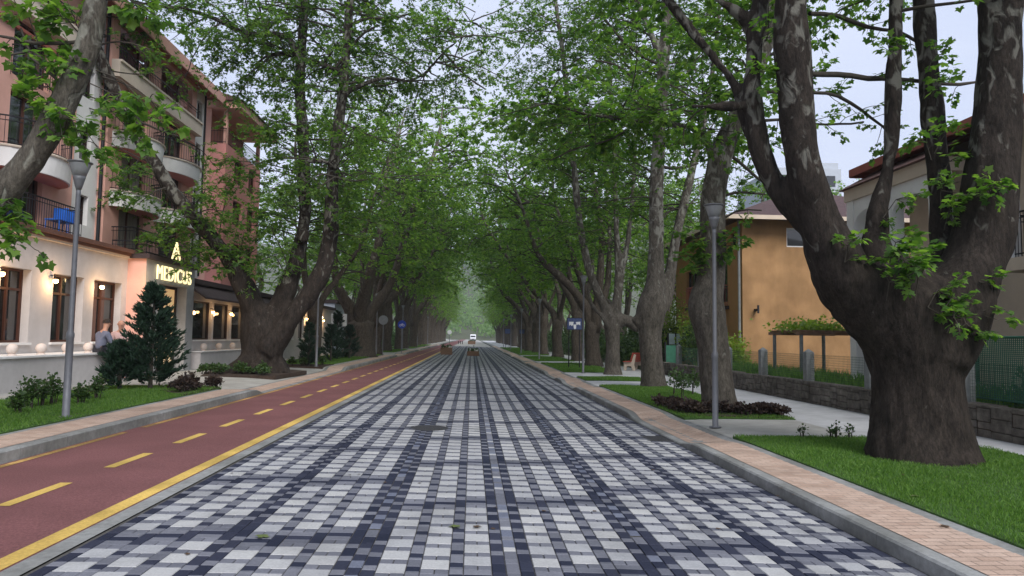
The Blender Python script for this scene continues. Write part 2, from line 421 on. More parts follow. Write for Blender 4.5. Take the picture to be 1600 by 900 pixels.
def strip(name, x0, x1, ys, zf, mt, parent=None, nx=1, thick=None):
    mb = MB(); xs = [x0 + (x1 - x0) * i / nx for i in range(nx + 1)]
    b = [[(x, y, zf(x, y)) for x in xs] for y in ys]
    V = [q for row in b for q in row]; n = nx + 1
    mb.add(V, [(j * n + i, j * n + i + 1, (j + 1) * n + i + 1, (j + 1) * n + i) for j in range(len(ys) - 1) for i in range(nx)])
    return mb.build(name, mt, parent)

def yrange(a, b, near=0.25, far=3.0):
    ys = [a]
    while ys[-1] < b:
        y = ys[-1]; ys.append(min(b, y + (near if y < 65 else (0.6 if y < 125 else far * 4))))
    return ys

# one sheet of terrain reaching the horizon
def build_ground():
    mb = MB(); xs = [-900, -200, -60, -30, 30, 60, 200, 900]; ys = [-40, 0, 60, 150, 300, 420, 700, 1500]
    V = [(x, y, -0.45) for y in ys for x in xs]; n = len(xs)
    mb.add(V, [(j * n + i, j * n + i + 1, (j + 1) * n + i + 1, (j + 1) * n + i) for j in range(len(ys) - 1) for i in range(n - 1)])
    tag(mb.build('ground', M['ground_soil']), kind='structure')
    # garden ground behind the walls either side
    s1 = strip('garden_ground', 9.05, 70, [-6, 20, 60, 150, 420], lambda x, y: -0.03, M['ground_soil']); tag(s1, kind='structure')
    s2 = strip('yard_ground', -70, -10.6, [-6, 20, 60, 150, 420], lambda x, y: 0.19, M['concrete']); tag(s2, kind='structure')
build_ground()

# road bed (joint mortar), bike lane, lines
YR = yrange(-4, 420)
tag(strip('road_bed', -2.87, XR, YR, lambda x, y: zroad(x) - 0.010, M['joint'], nx=16), kind='structure')
tag(strip('bike_lane', XL, -3.03, YR, lambda x, y: zroad(x), M['red_asphalt'], nx=8), kind='structure')
tag(strip('concrete_channel', -3.03, -2.87, YR, lambda x, y: zroad(x) + 0.001, M['kerb_concrete'], nx=1), kind='structure')

def lane_lines():
    mb = MB()
    def seg(x0, x1, y0, y1, nseg=1):
        for i in range(nseg):
            a = y0 + (y1 - y0) * i / nseg; b = y0 + (y1 - y0) * (i + 1) / nseg
            mb.quad((x0, a, zroad(x0) + 0.004), (x1, a, zroad(x1) + 0.004), (x1, b, zroad(x1) + 0.004), (x0, b, zroad(x0) + 0.004))
    seg(-3.20, -3.045, -3, 90)
    o = mb.build('yellow_edge_line', M['yellow_paint']); tag(o, kind='structure')
    mb = MB()
    for a, b in [(-3, 11.4), (12.0, 26), (26.6, 60), (61, 90)]:
        mb.quad((-5.40, a, zroad(-5.4) + 0.004), (-5.30, a, zroad(-5.3) + 0.004), (-5.30, b, zroad(-5.3) + 0.004), (-5.40, b, zroad(-5.4) + 0.004))
    mat('worn_yellow', (0.50, 0.30, 0.10), .8, .45, 30, dirt=.55)
    tag(mb.build('yellow_kerb_line', M['worn_yellow']), kind='structure')
    mb = MB(); y = 1.07
    while y < 90:
        for i in range(1):
            mb.quad((-4.20, y, zroad(-4.2) + 0.004), (-4.075, y, zroad(-4.1) + 0.004), (-4.075, y + 1.0, zroad(-4.1) + 0.004), (-4.20, y + 1.0, zroad(-4.2) + 0.004))
        y += 1.85
    tag(mb.build('yellow_dashed_line', M['yellow_paint']), kind='structure')
lane_lines()

def paving():
    """block paving: 20 cm white squares in staggered triples, dark bands between them"""
    X0 = -0.03; U = 0.1
    Q = {0: [], 1: [], 2: [], 3: []}     # white grey dark blue
    YN, YF = 2.6, 118.0
    P = 0.3; NP = 6; PER = NP * P + 0.4
    def brick(k, c0, c1, y0, y1):
        if y1 <= YN or y0 >= YF: return
        Q[k].append((X0 + c0 * U, X0 + c1 * U, y0, y1))
    def col(c0, w, kind, yo, band):
        """one column of blocks; yo phase of the rows, band phase of the cross band"""
        y = band + math.floor((YN - band) / PER) * PER - PER
        while y < YF:
            # cross band 0.4 deep, then NP rows of 0.3
            if kind == 'W':
                brick(1, c0, c0 + w, y + yo, y + yo + .1); brick(2, c0, c0 + w, y + yo + .1, y + yo + .2)
                brick(1, c0, c0 + w, y + yo + .2, y + yo + .3); 
                brick(1, c0, c0 + 1, y + yo + .3, y + yo + .4); brick(1, c0 + 1, c0 + w, y + yo + .3, y + yo + .4)
            elif kind == 'A':
                brick(2, c0, c0 + w, y + yo, y + yo + .3); brick(1, c0, c0 + w, y + yo + .3, y + yo + .4)
            elif kind == 'D':
                brick(2, c0, c0 + w, y + yo, y + yo + .2); brick(2, c0, c0 + w, y + yo + .2, y + yo + .4)
            elif kind == 'B':
                brick(2, c0, c0 + w, y + yo, y + yo + .2); brick(1, c0, c0 + w, y + yo + .2, y + yo + .4)
            elif kind == 'L':
                brick(1, c0, c0 + w, y + yo, y + yo + .2); brick(1, c0, c0 + w, y + yo + .2, y + yo + .4)
            for i in range(NP):
                b = y + .4 + i * P + yo
                if kind == 'W':
                    brick(0, c0, c0 + w, b, b + .2)
                    brick(1, c0, c0 + 1, b + .2, b + .3); brick(1, c0 + 1, c0 + w, b + .2, b + .3)
                elif kind == 'A':
                    brick(1, c0, c0 + w, b, b + .05); brick(2, c0, c0 + w, b + .05, b + .15); brick(1, c0, c0 + w, b + .15, b + .3)
                elif kind == 'D':
                    brick(2, c0, c0 + w, b, b + .2); brick(1, c0, c0 + w, b + .2, b + .3)
                elif kind == 'B':
                    brick(3 if (i + int(c0)) % 3 else 1, c0, c0 + w, b + .05, b + .2); brick(2, c0, c0 + w, b + .2, b + .35)
                elif kind == 'L':
                    brick(0 if i % 2 else 1, c0, c0 + w, b, b + .1); brick(3 if i % 3 else 1, c0, c0 + w, b + .1, b + .3)
            y += PER
    bo, bi = 5.5, 4.75                   # bands of the outer and of the inner columns
    lay = [(-28, 1, 'D', -.1, bo)]
    def triple(c, band):
        for i in range(3):
            lay.append((c + 3 * i, 2, 'W', .1 * i, band))
            if i < 2: lay.append((c + 3 * i + 2, 1, 'A', .1 * i, band))
    triple(-27, bo); lay.append((-19, 1, 'D', .15, bo)); lay.append((-18, 1, 'D', .25, bo))
    triple(-17, bo); lay += [(-9, 1, 'D', .1, bo), (-8, 1, 'B', .1, bo), (-7, 1, 'D', .2, bo)]
    lay += [(-6, 2, 'W', -.2, bi), (-4, 1, 'A', -.2, bi), (-3, 2, 'W', -.1, bi), (-1, 1, 'A', -.1, bi), (0, 2, 'W', 0, bi)]
    lay += [(2, 1, 'D', .05, bi), (3, 1, 'L', .05, bi), (4, 1, 'D', .1, bi)]
    triple(5, bi); lay += [(13, 1, 'D', .2, bi), (14, 1, 'B', .1, bo), (15, 1, 'D', .1, bo)]
    triple(16, bo); lay += [(24, 1, 'D', .2, bo), (25, 1, 'D', .1, bo)]
    triple(26, bo); lay.append((34, 1, 'A', .2, bo))
    for a in lay: col(*a)
    root = thing('paved_road', None, None); root['kind'] = 'structure'
    names = ['white_block', 'grey_block', 'dark_block', 'blue_block']
    mats = [M['brick_white'], M['brick_grey'], M['brick_dark'], M['brick_blue']]
    rr = np.random.RandomState(3)
    for k in range(4):
        A = np.array(Q[k]); g = 0.0028
        x0, x1, y0, y1 = A[:, 0] + g, A[:, 1] - g, A[:, 2] + g, A[:, 3] - g
        x1 = np.minimum(x1, XR - 0.002)
        zf = np.vectorize(zroad)
        za, zb = zf(x0), zf(x1)
        dz = rr.uniform(-0.0012, 0.0012, len(A)); tx = rr.uniform(-.0008, .0008, len(A))
        near = y0 < 20
        ch = np.where(near, 0.004, 0.0)
        # top quad (inset) + four chamfer faces
        T = np.stack([np.stack([x0 + ch, y0 + ch, za + dz - tx], 1), np.stack([x1 - ch, y0 + ch, zb + dz + tx], 1),
                      np.stack([x1 - ch, y1 - ch, zb + dz + tx], 1), np.stack([x0 + ch, y1 - ch, za + dz - tx], 1)], 1)
        Bt = np.stack([np.stack([x0, y0, za + dz - .006], 1), np.stack([x1, y0, zb + dz - .006], 1),
                       np.stack([x1, y1, zb + dz - .006], 1), np.stack([x0, y1, za + dz - .006], 1)], 1)[near]
        n = len(A); V = [T.reshape(-1, 3)]; idx = np.arange(n * 4).reshape(n, 4); Fs = [idx]
        nb = len(Bt); V.append(Bt.reshape(-1, 3)); bi_ = n * 4 + np.arange(nb * 4).reshape(nb, 4); ti = idx[near]
        for e in range(4):
            f = (e + 1) % 4
            Fs.append(np.stack([bi_[:, e], bi_[:, f], ti[:, f], ti[:, e]], 1))
        np_mesh(names[k], np.concatenate(V), np.concatenate(Fs), mats[k], root)
    far = strip('far_paving', -2.87, XR, [118.0, 200, 300, 420], lambda x, y: zroad(x) - .002, M['slab_concrete'], nx=16)
    far.parent = root
paving()

# kerbs
def kerb(name, x0, x1, zt, zb, y0, y1, unit, drop, dmax):
    """row of kerb stones with small joints; each stone follows the dropped profile"""
    mb = MB(); y = y0
    while y < y1:
        e = min(y + unit, y1) - (0.006 if y < 70 else 0)
        n = 4 if y < 60 else 1
        for i in range(n):
            a = y + (e - y) * i / n; b = y + (e - y) * (i + 1) / n
            za, zb2 = zt - dmax * dropf(a, drop), zt - dmax * dropf(b, drop)
            c = 0.018
            s = 1 if x1 > x0 else -1
            prof = lambda yy, z: [(x0, yy, zb), (x0, yy, z - c), (x0 + s * c, yy, z), (x1, yy, z), (x1, yy, zb)]
            P0, P1 = prof(a, za), prof(b, zb2)
            fs = [(j, j + 1, 6 + j, 5 + j) for j in range(4)]
            if i == 0: fs.append((0, 1, 2, 3, 4))
            if i == n - 1: fs.append((5, 6, 7, 8, 9))
            mb.add(P0 + P1, fs)
        y += unit if y < 125 else unit * 8
    o = mb.build(name, M['kerb_concrete']); tag(o, kind='structure')
kerb('kerb', XR, XR + 0.15, ZR, -0.4, -3, 300, 1.0, RDROP, 0.098)
kerb('kerb', XL, XL - 0.15, ZL, -0.4, -3, 300, 1.0, LDROP, 0.135)

def tile_strip(x0, x1, zf, y0, y1, name):
    """pink paving tiles 20 x 10 cm"""
    Vv = []; Ff = []; g = 0.003; y = y0; row = 0
    while y < y1:
        d = 0.1 if y < 40 else 0.8
        w = 0.2 if y < 40 else (x1 - x0)
        x = x0 - (0.1 if row % 2 and y < 40 else 0)
        while x < x1 - 0.01:
            a, b = max(x, x0) + g, min(x + w, x1) - g
            if b - a > 0.02:
                k = len(Vv)
                Vv += [(a, y + g, zf(a, y) + .002), (b, y + g, zf(b, y) + .002), (b, y + d - g, zf(b, y + d) + .002), (a, y + d - g, zf(a, y + d) + .002)]
                Ff.append((k, k + 1, k + 2, k + 3))
            x += w
        y += d; row += 1
    tag(np_mesh(name, np.array(Vv), np.array(Ff), M['tile_pink']), kind='structure')
YP = yrange(-3, 300)
tag(strip('pavement', 3.65, 4.42, YP, lambda x, y: zright(x, y) - 0.004, M['kerb_concrete'], nx=2), kind='structure')
tile_strip(3.66, 4.27, zright, -3, 130, 'pavement_tiles')
tag(strip('path', 4.42, 9.0, YP, lambda x, y: zright(x, y) - 0.006, M['path_concrete'], nx=6), kind='structure')
tag(strip('pavement', -6.38, -5.60, YP, lambda x, y: zleft(x, y) - 0.004, M['kerb_concrete'], nx=2), kind='structure')
tile_strip(-6.25, -5.61, zleft, -3, 130, 'pavement_tiles')
tag(strip('forecourt_paving', -10.6, -6.38, YP, lambda x, y: zleft(x, y) - 0.006, M['slab_concrete'], nx=4), kind='structure')

# concrete slab crossings between the lawns (the paths that lead off the road)
def patch(name, poly, z, mt, h=0.0):
    mb = MB(); n = len(poly)
    mb.add([(x, y, z + h) for x, y in poly] + [(x, y, z - 0.12) for x, y in poly],
           [tuple(range(n))] + [((i + 1) % n, i, n + i, n + (i + 1) % n) for i in range(n)])
    o = mb.build(name, mt); tag(o, kind='structure'); return o
tag(strip('crossing_slab', 4.42, 6.7, yrange(11.85, 14.35, .12), lambda x, y: zright(x, y) + 0.002, M['slab_concrete'], nx=8), kind='structure')

# ------------------------------------------------------------------ lawns
def in_poly(px, py, poly):
    ins = np.zeros(len(px), bool); n = len(poly)
    for i in range(n):
        x0, y0 = poly[i]; x1, y1 = poly[(i + 1) % n]
        c = ((y0 > py) != (y1 > py)) & (px < (x1 - x0) * (py - y0) / (y1 - y0 + 1e-12) + x0)
        ins ^= c
    return ins
def lawn(poly, z, dens, hgt, seed, ymin=4.0, name='lawn'):
    patch(name, poly, z, M['lawn_base'], 0.012)
    r = np.random.RandomState(seed)
    P = np.array(poly); lo, hi = P.min(0), P.max(0); lo[1] = max(lo[1], ymin)
    n = int((hi[0] - lo[0]) * (hi[1] - lo[1]) * dens)
    x = r.uniform(lo[0] - .03, hi[0] + .03, n); y = r.uniform(lo[1], hi[1] + .03, n)
    k = in_poly(x, y, poly); x, y = x[k], y[k]; n = len(x)
    h = hgt * r.uniform(.5, 1.35, n) * (0.8 + 0.35 * np.sin(x * 3.1 + 1.3 * np.sin(y * 2.3)) * np.sin(y * 2.7))
    a = r.uniform(0, 2 * PI, n); w = 0.0035 + 0.0016 * np.clip(y - 6, 0, 30) / 5
    l = r.uniform(.2, .9, n) * h; la = r.uniform(0, 2 * PI, n)
    dx, dy = np.cos(a) * w, np.sin(a) * w
    zz = np.full(n, z + 0.010)
    V = np.stack([np.stack([x - dx, y - dy, zz], 1), np.stack([x + dx, y + dy, zz], 1),
                  np.stack([x + dx * .6 + l * .45 * np.cos(la), y + dy * .6 + l * .45 * np.sin(la), zz + h * .65], 1),
                  np.stack([x + l * np.cos(la), y + l * np.sin(la), zz + h], 1)], 1).reshape(-1, 3)
    o = np_mesh('grass', V, np.arange(n * 4).reshape(n, 4), M['grass'])
    return tag(o, 'short mown green grass covering the lawn', 'grass', kind='stuff')

lawn([(4.43, -2), (8.0, -2), (8.05, 10.6), (6.9, 11.75), (4.43, 11.8)], 0.0, 2600, 0.055, 1)
lawn([(4.43, 14.5), (6.75, 14.42), (6.9, 18), (6.7, 24.2), (4.43, 24.3)], 0.0, 1500, 0.055, 2)
lawn([(4.43, 27.3), (7.0, 26.9), (7.0, 29.6), (4.43, 29.6)], 0.0, 1000, 0.06, 3)
lawn([(4.43, 33.6), (7.2, 33.4), (7.2, 45), (4.43, 45)], 0.0, 500, 0.07, 4)
lawn([(4.43, 49), (7.2, 49), (7.2, 60.5), (4.43, 60.5)], 0.0, 250, 0.08, 5)
lawn([(4.43, 64.5), (7.2, 64.5), (7.2, 110), (4.43, 110)], 0.0, 80, 0.10, 6)
lawn([(-6.39, 2), (-6.39, 18.6), (-7.2, 19.2), (-9.4, 18.9), (-9.4, 2)], 0.22, 1500, 0.06, 7, ymin=7.5)
lawn([(-6.6, 34.0), (-6.45, 51.5), (-9.6, 51.5), (-9.6, 33.4)], 0.22, 500, 0.07, 8)
lawn([(-6.5, 60), (-6.5, 73), (-9.6, 73), (-9.6, 60)], 0.22, 200, 0.09, 9)
lawn([(-6.5, 79), (-6.5, 115), (-9.6, 115), (-9.6, 79)], 0.22, 80, 0.10, 10)
# soil beds cut into the paving
patch('soil_bed', [(-6.55, 24.2), (-6.3, 27.6), (-8.2, 29.6), (-9.6, 26.5), (-8.8, 23.6)], 0.22, M['soil'], 0.016)
patch('soil_bed', [(-6.45, 31.2), (-6.5, 34.0), (-9.3, 33.4), (-8.8, 31.0)], 0.22, M['soil'], 0.016)
patch('soil_bed', [(-6.41, 16.2), (-6.41, 18.55), (-7.1, 19.1), (-7.5, 17.6)], 0.22, M['soil'], 0.030)
patch('soil_bed', [(4.62, 14.85), (6.72, 14.55), (6.9, 16.3), (5.2, 17.4), (4.5, 17.6)], 0.0, M['soil'], 0.030)

# ------------------------------------------------------------------ foliage machinery
LOBED = None
def leaf_template():
    # five lobed plane leaf lying in the xy plane, stalk at the origin, tip along +x
    tips = [(-.02, -.48), (.52, -.55), (.98, 0), (.52, .55), (-.02, .48)]
    sh = [(-.04, -.15), (.24, -.37), (.60, -.27), (.60, .27), (.24, .37), (-.04, .15)]
    V = [(0.22, 0, 0.0)]
    for x, y in sh: V.append((x, y, .02 + .10 * abs(y)))
    for x, y in tips: V.append((x, y, -.10 * (x * x + y * y) + .16 * abs(y)))
    Fq = [(0, 1 + i, 7 + i, 2 + i) for i in range(5)]
    return np.array(V), np.array(Fq)
def simple_template():
    V = np.array([(0, 0, 0), (.45, -.48, .12), (1, 0, -.08), (.45, .48, .12)]); return V, np.array([(0, 1, 2, 3)])
def tri_template():
    # three lobes: middle distance
    V = np.array([(0.05, 0, 0), (.30, -.22, .04), (.42, -.58, .10), (.55, -.18, .03), (1, 0, -.1), (.55, .18, .03), (.42, .58, .10), (.30, .22, .04)])
    return V, np.array([(0, 1, 2, 3), (0, 3, 4, 5), (0, 5, 6, 7)])
T_LOBE, T_SIMPLE, T_TRI = leaf_template(), simple_template(), tri_template()

def unit(a): return a / (np.linalg.norm(a, axis=-1, keepdims=True) + 1e-9)
def leaves_mesh(name, P, D, N, size, mt, parent, templ):
    TV, TF = templ
    x = unit(D); y = unit(np.cross(N, x)); z = np.cross(x, y)
    s = size[:, None, None]
    V = P[:, None, :] + s * (TV[None, :, 0:1] * x[:, None, :] + TV[None, :, 1:2] * y[:, None, :] + TV[None, :, 2:3] * z[:, None, :])
    n, k = len(P), len(TV)
    Fq = (np.arange(n)[:, None, None] * k + TF[None]).reshape(-1, TF.shape[1])
    return np_mesh(name, V.reshape(-1, 3), Fq, mt, parent, True)

def tubes_np(polys, n):
    """polys: list of (pts (k,3), radii (k)); all turned into one vertex/face set"""
    Vs, Fs, b = [], [], 0
    ang = np.linspace(0, 2 * PI, n, endpoint=False)
    for P, Rr in polys:
        P = np.asarray(P, float); k = len(P)
        T = np.gradient(P, axis=0); T = unit(T)
        X = np.empty_like(T); a = np.array([0.31, 0.95, 0.05]) if abs(T[0, 2]) > .5 else np.array([0.05, 0.1, 1.0])
        for i in range(k):
            a = a - T[i] * (a @ T[i]); a = a / (np.linalg.norm(a) + 1e-9); X[i] = a
        Y = np.cross(T, X)
        ring = P[:, None] + np.asarray(Rr)[:, None, None] * (np.cos(ang)[None, :, None] * X[:, None] + np.sin(ang)[None, :, None] * Y[:, None])
        Vs.append(ring.reshape(-1, 3))
        i = np.arange(k - 1)[:, None]; j = np.arange(n)[None]; j2 = (j + 1) % n
        Fs.append(np.stack([b + i * n + j, b + i * n + j2, b + (i + 1) * n + j2, b + (i + 1) * n + j], -1).reshape(-1, 4))
        b += k * n
    return np.concatenate(Vs), np.concatenate(Fs)

def smooth_path(pts, rad, step):
    """resample a polyline with a Catmull-Rom spline"""
    P = np.array(pts, float); R_ = np.array(rad, float)
    A = np.concatenate([P, R_[:, None]], 1)
    A = np.concatenate([2 * A[:1] - A[1:2], A, 2 * A[-1:] - A[-2:-1]])
    outp = []
    for i in range(1, len(A) - 2):
        L = np.linalg.norm(A[i + 1, :3] - A[i, :3]); m_ = max(1, int(L / step))
        for q in range(m_):
            t = q / m_
            outp.append(0.5 * (2 * A[i] + (A[i + 1] - A[i - 1]) * t + (2 * A[i - 1] - 5 * A[i] + 4 * A[i + 1] - A[i + 2]) * t * t + (3 * A[i] - A[i - 1] - 3 * A[i + 1] + A[i + 2]) * t ** 3))
    outp.append(A[-2]); O = np.array(outp)
    return O[:, :3], np.maximum(O[:, 3], 0.004)

class Tree:
    def __init__(s, seed): s.r = np.random.RandomState(seed); s.limbs = []; s.br = []; s.tw = []; s.lp = []; s.ld = []; s.ln = []; s.ls = []
    def limb(s, pts, rad, step=0.25):
        P, R_ = smooth_path(pts, rad, step); s.limbs.append((P, R_)); return P, R_
    def leafset(s, tip_path, n, size, spread=.09):
        """leaves on alternate sides of a twig"""
        r = s.r; P = np.asarray(tip_path); k = len(P)
        t = r.uniform(.15, 1.0, n) ** .8 * (k - 1); i = np.minimum(t.astype(int), k - 2); f = (t - i)[:, None]
        pos = P[i] * (1 - f) + P[i + 1] * f
        tang = unit(P[i + 1] - P[i])
        side = unit(np.cross(tang, np.array([0, 0, 1.0])) + 1e-6) * np.where(r.rand(n) < .5, 1, -1)[:, None]
        d = unit(tang * r.uniform(.1, 1.0, n)[:, None] + side * r.uniform(.4, 1.2, n)[:, None] + np.stack([r.normal(0, .35, n), r.normal(0, .35, n), r.uniform(-.75, .2, n)], 1))
        nr = unit(np.stack([r.normal(0, .42, n), r.normal(0, .42, n), np.ones(n)], 1))
        s.lp.append(pos + d * r.uniform(.3, 1.0, n)[:, None] * spread); s.ld.append(d); s.ln.append(nr)
        s.ls.append(size * r.uniform(.6, 1.2, n))
    def twig(s, p, d, L, nl, size, droop=.25, rad=.007):
        r = s.r; pts = [np.array(p, float)]; d = unit(np.array(d, float)); m_ = 4
        for i in range(m_):
            pts.append(pts[-1] + d * L / m_)
            d = unit(d + r.normal(0, .16, 3) + np.array([0, 0, -droop * .3]))
        s.tw.append((np.array(pts), np.linspace(rad, rad * .45, m_ + 1)))
        s.leafset(pts, nl, size)
    def branch(s, p, d, L, r0, ntw, twL, nl, size, rise=.0, droop=.12, wander=.13, t0=.25):
        r = s.r; m_ = max(4, int(L / .4)); pts = [np.array(p, float)]; d = unit(np.array(d, float))
        for i in range(m_):
            pts.append(pts[-1] + d * L / m_)
            d = unit(d + r.normal(0, wander, 3) + np.array([0, 0, rise - droop * i / m_]))
        pts = np.array(pts); s.br.append((pts, np.linspace(r0, max(.006, r0 * .22), m_ + 1)))
        for q in range(ntw):
            t = (t0 + (1 - t0) * (q + r.rand()) / ntw) * m_; i = min(int(t), m_ - 1)
            b = pts[i] + (pts[i + 1] - pts[i]) * (t - i); tg = unit(pts[i + 1] - pts[i])
            sd = unit(np.cross(tg, r.normal(0, 1, 3))); sd[2] *= .6
            s.twig(b, tg * r.uniform(.2, .9) + sd * r.uniform(.5, 1.1), twL * r.uniform(.55, 1.3), nl, size)
        s.twig(pts[-1], d, twL * .8, nl, size)
        return pts
    def crown(s, n, tmin, L, ntw, twL, nl, size, zmin=-9, toward=None, tw_gain=.0, up=(-.15, .75), lim=None, r0=.035, avoid=False):
        """branches spread over the upper part of all limbs"""
        r = s.r; ls = lim if lim is not None else range(len(s.limbs))
        wt = np.array([len(s.limbs[i][0]) for i in ls], float); wt /= wt.sum(); made = 0; tries = 0
        while made < n and tries < n * 20:
            tries += 1
            P, R_ = s.limbs[list(ls)[r.choice(len(wt), p=wt)]]
            t = r.uniform(tmin, 1.0); i = min(int(t * (len(P) - 1)), len(P) - 2); p = P[i]
            if p[2] < zmin: continue
            a = r.uniform(0, 2 * PI)
            while avoid and math.sin(a) < -.25: a = r.uniform(0, 2 * PI)
            h = np.array([math.cos(a), math.sin(a), 0])
            if toward is not None and r.rand() < tw_gain: h = unit(h * .7 + np.array(toward, float))
            e = r.uniform(*up); d = h * math.cos(e) + np.array([0, 0, math.sin(e)])
            Lb = L * r.uniform(.5, 1.2)
            s.branch(p, d, Lb, min(R_[i] * .6, r0 * (.7 + .5 * r.rand()) * (Lb / L)), ntw, twL, nl, size)
            made += 1
    def build(s, name, label, loc, bark, leaf, templ, group=None, sides=14, voxel=None, rough=.02, cat='tree', flare=None):
        root = thing(name, label, cat, loc, group)
        V, Fq = tubes_np(s.limbs, sides)
        mb = MB(); me = bpy.data.meshes.new('trunk')
        # close the tube ends with small caps
        fl = [list(f) for f in Fq]; b = 0
        for P, R_ in s.limbs:
            fl.append([b + j for j in range(sides)][::-1]); fl.append([b + (len(P) - 1) * sides + j for j in range(sides)]); b += len(P) * sides
        me.from_pydata([tuple(q) for q in V - np.array(loc)], [], fl); me.materials.append(bark)
        o = bpy.data.objects.new('trunk', me); COL.objects.link(o)
        if voxel:
            rm = o.modifiers.new('r', 'REMESH'); rm.mode = 'VOXEL'; rm.voxel_size = voxel
            sm = o.modifiers.new('s', 'SMOOTH'); sm.factor = .5; sm.iterations = 12
            dg = bpy.context.evaluated_depsgraph_get()
            me2 = bpy.data.meshes.new_from_object(o.evaluated_get(dg)); o.modifiers.clear(); o.data = me2; me2.name = 'trunk'
            if not me2.materials: me2.materials.append(bark)
        me = o.data; nv = len(me.vertices)
        co = np.empty(nv * 3, np.float32); me.vertices.foreach_get('co', co); co = co.reshape(-1, 3)
        no = np.empty(nv * 3, np.float32); me.vertex_normals.foreach_get('vector', no); no = no.reshape(-1, 3)
        dsp = np.empty(nv)
        for i in range(nv):
            c = co[i]
            v = Vector((c[0] * 2.2 + loc[0], c[1] * 2.2 + loc[1], c[2] * .8))
            dsp[i] = mnoise.noise(v) * 2.2 + mnoise.noise(v * 2.7) * 1.0 + mnoise.noise(Vector((c[0] * 11, c[1] * 11, c[2] * 3.4 + 5))) * .55
        k = rough if np.isscalar(rough) else rough
        amp = k * np.clip(1.25 - co[:, 2] / 12, .25, 1.3)
        co = co + no * (dsp * amp)[:, None]
        me.vertices.foreach_set('co', co.astype(np.float32).ravel())
        me.polygons.foreach_set('use_smooth', np.ones(len(me.polygons), bool)); me.update()
        o.parent = root
        if s.br:
            V1, F1 = tubes_np(s.br, 6)
            if s.tw:
                V2, F2 = tubes_np(s.tw, 3); F1 = np.concatenate([F1, F2 + len(V1)]); V1 = np.concatenate([V1, V2])
            np_mesh('branches', V1, F1, M['twig_bark'] if bark is not M['bark_plate'] else M['twig_bark'], root, True)
        if s.lp:
            leaves_mesh('crown', np.concatenate(s.lp), np.concatenate(s.ld), np.concatenate(s.ln), np.concatenate(s.ls), leaf, root, templ)
        return root

def pxlimb(tr, spec, Y, step=.2, dY=0.0, rs=1.0):
    """spec: (px, py, r_px[, Y offset]); the limb stands at distance Y"""
    pts, rad = [], []
    n = len(spec)
    for i, q in enumerate(spec):
        yy = Y + (q[3] if len(q) > 3 else dY * i / max(1, n - 1))
        pts.append(at(q[0], q[1], yy)); rad.append(q[2] * yy / F * rs)
    return tr.limb(pts, rad, step)
def pxbranch(tr, spec, Y, ntw, twL, nl, size, dY=0.0):
    pts = []; rad = []; n = len(spec)
    for i, q in enumerate(spec):
        yy = Y + dY * i / max(1, n - 1); pts.append(at(q[0], q[1], yy)); rad.append(q[2] * yy / F)
    P, R_ = smooth_path(pts, rad, .25); P = P + tr.r.normal(0, .012, P.shape); tr.br.append((P, R_))
    for q in range(ntw):
        t = (.15 + .85 * (q + tr.r.rand()) / ntw) * (len(P) - 1); i = min(int(t), len(P) - 2)
        tg = unit(P[i + 1] - P[i]); sd = unit(np.cross(tg, tr.r.normal(0, 1, 3)))
        tr.twig(P[i], tg * .5 + sd, twL * tr.r.uniform(.5, 1.3), nl, size)
    return P
def spray(tr, px, py, Y, frm, n=3, L=.7, nl=14, size=.17, r0=.012):
    """a leafy shoot whose tips end round photo pixel (px,py), growing from pixel frm"""
    a, b = at(*frm), at(px, py, Y)
    mid = (a + b) / 2 + np.array([0, 0, .12]); P, R_ = smooth_path([a, mid, b], [r0, r0 * .75, r0 * .5], .2)
    tr.br.append((P, R_)); d = unit(b - a)
    for q in range(n):
        f = tr.r.uniform(.45, 1.0); i = min(int(f * (len(P) - 1)), len(P) - 2)
        tr.twig(P[i], d * .6 + unit(tr.r.normal(0, 1, 3)) * .8, L * tr.r.uniform(.6, 1.2), nl, size)
    tr.twig(b, d, L * .6, nl, size)

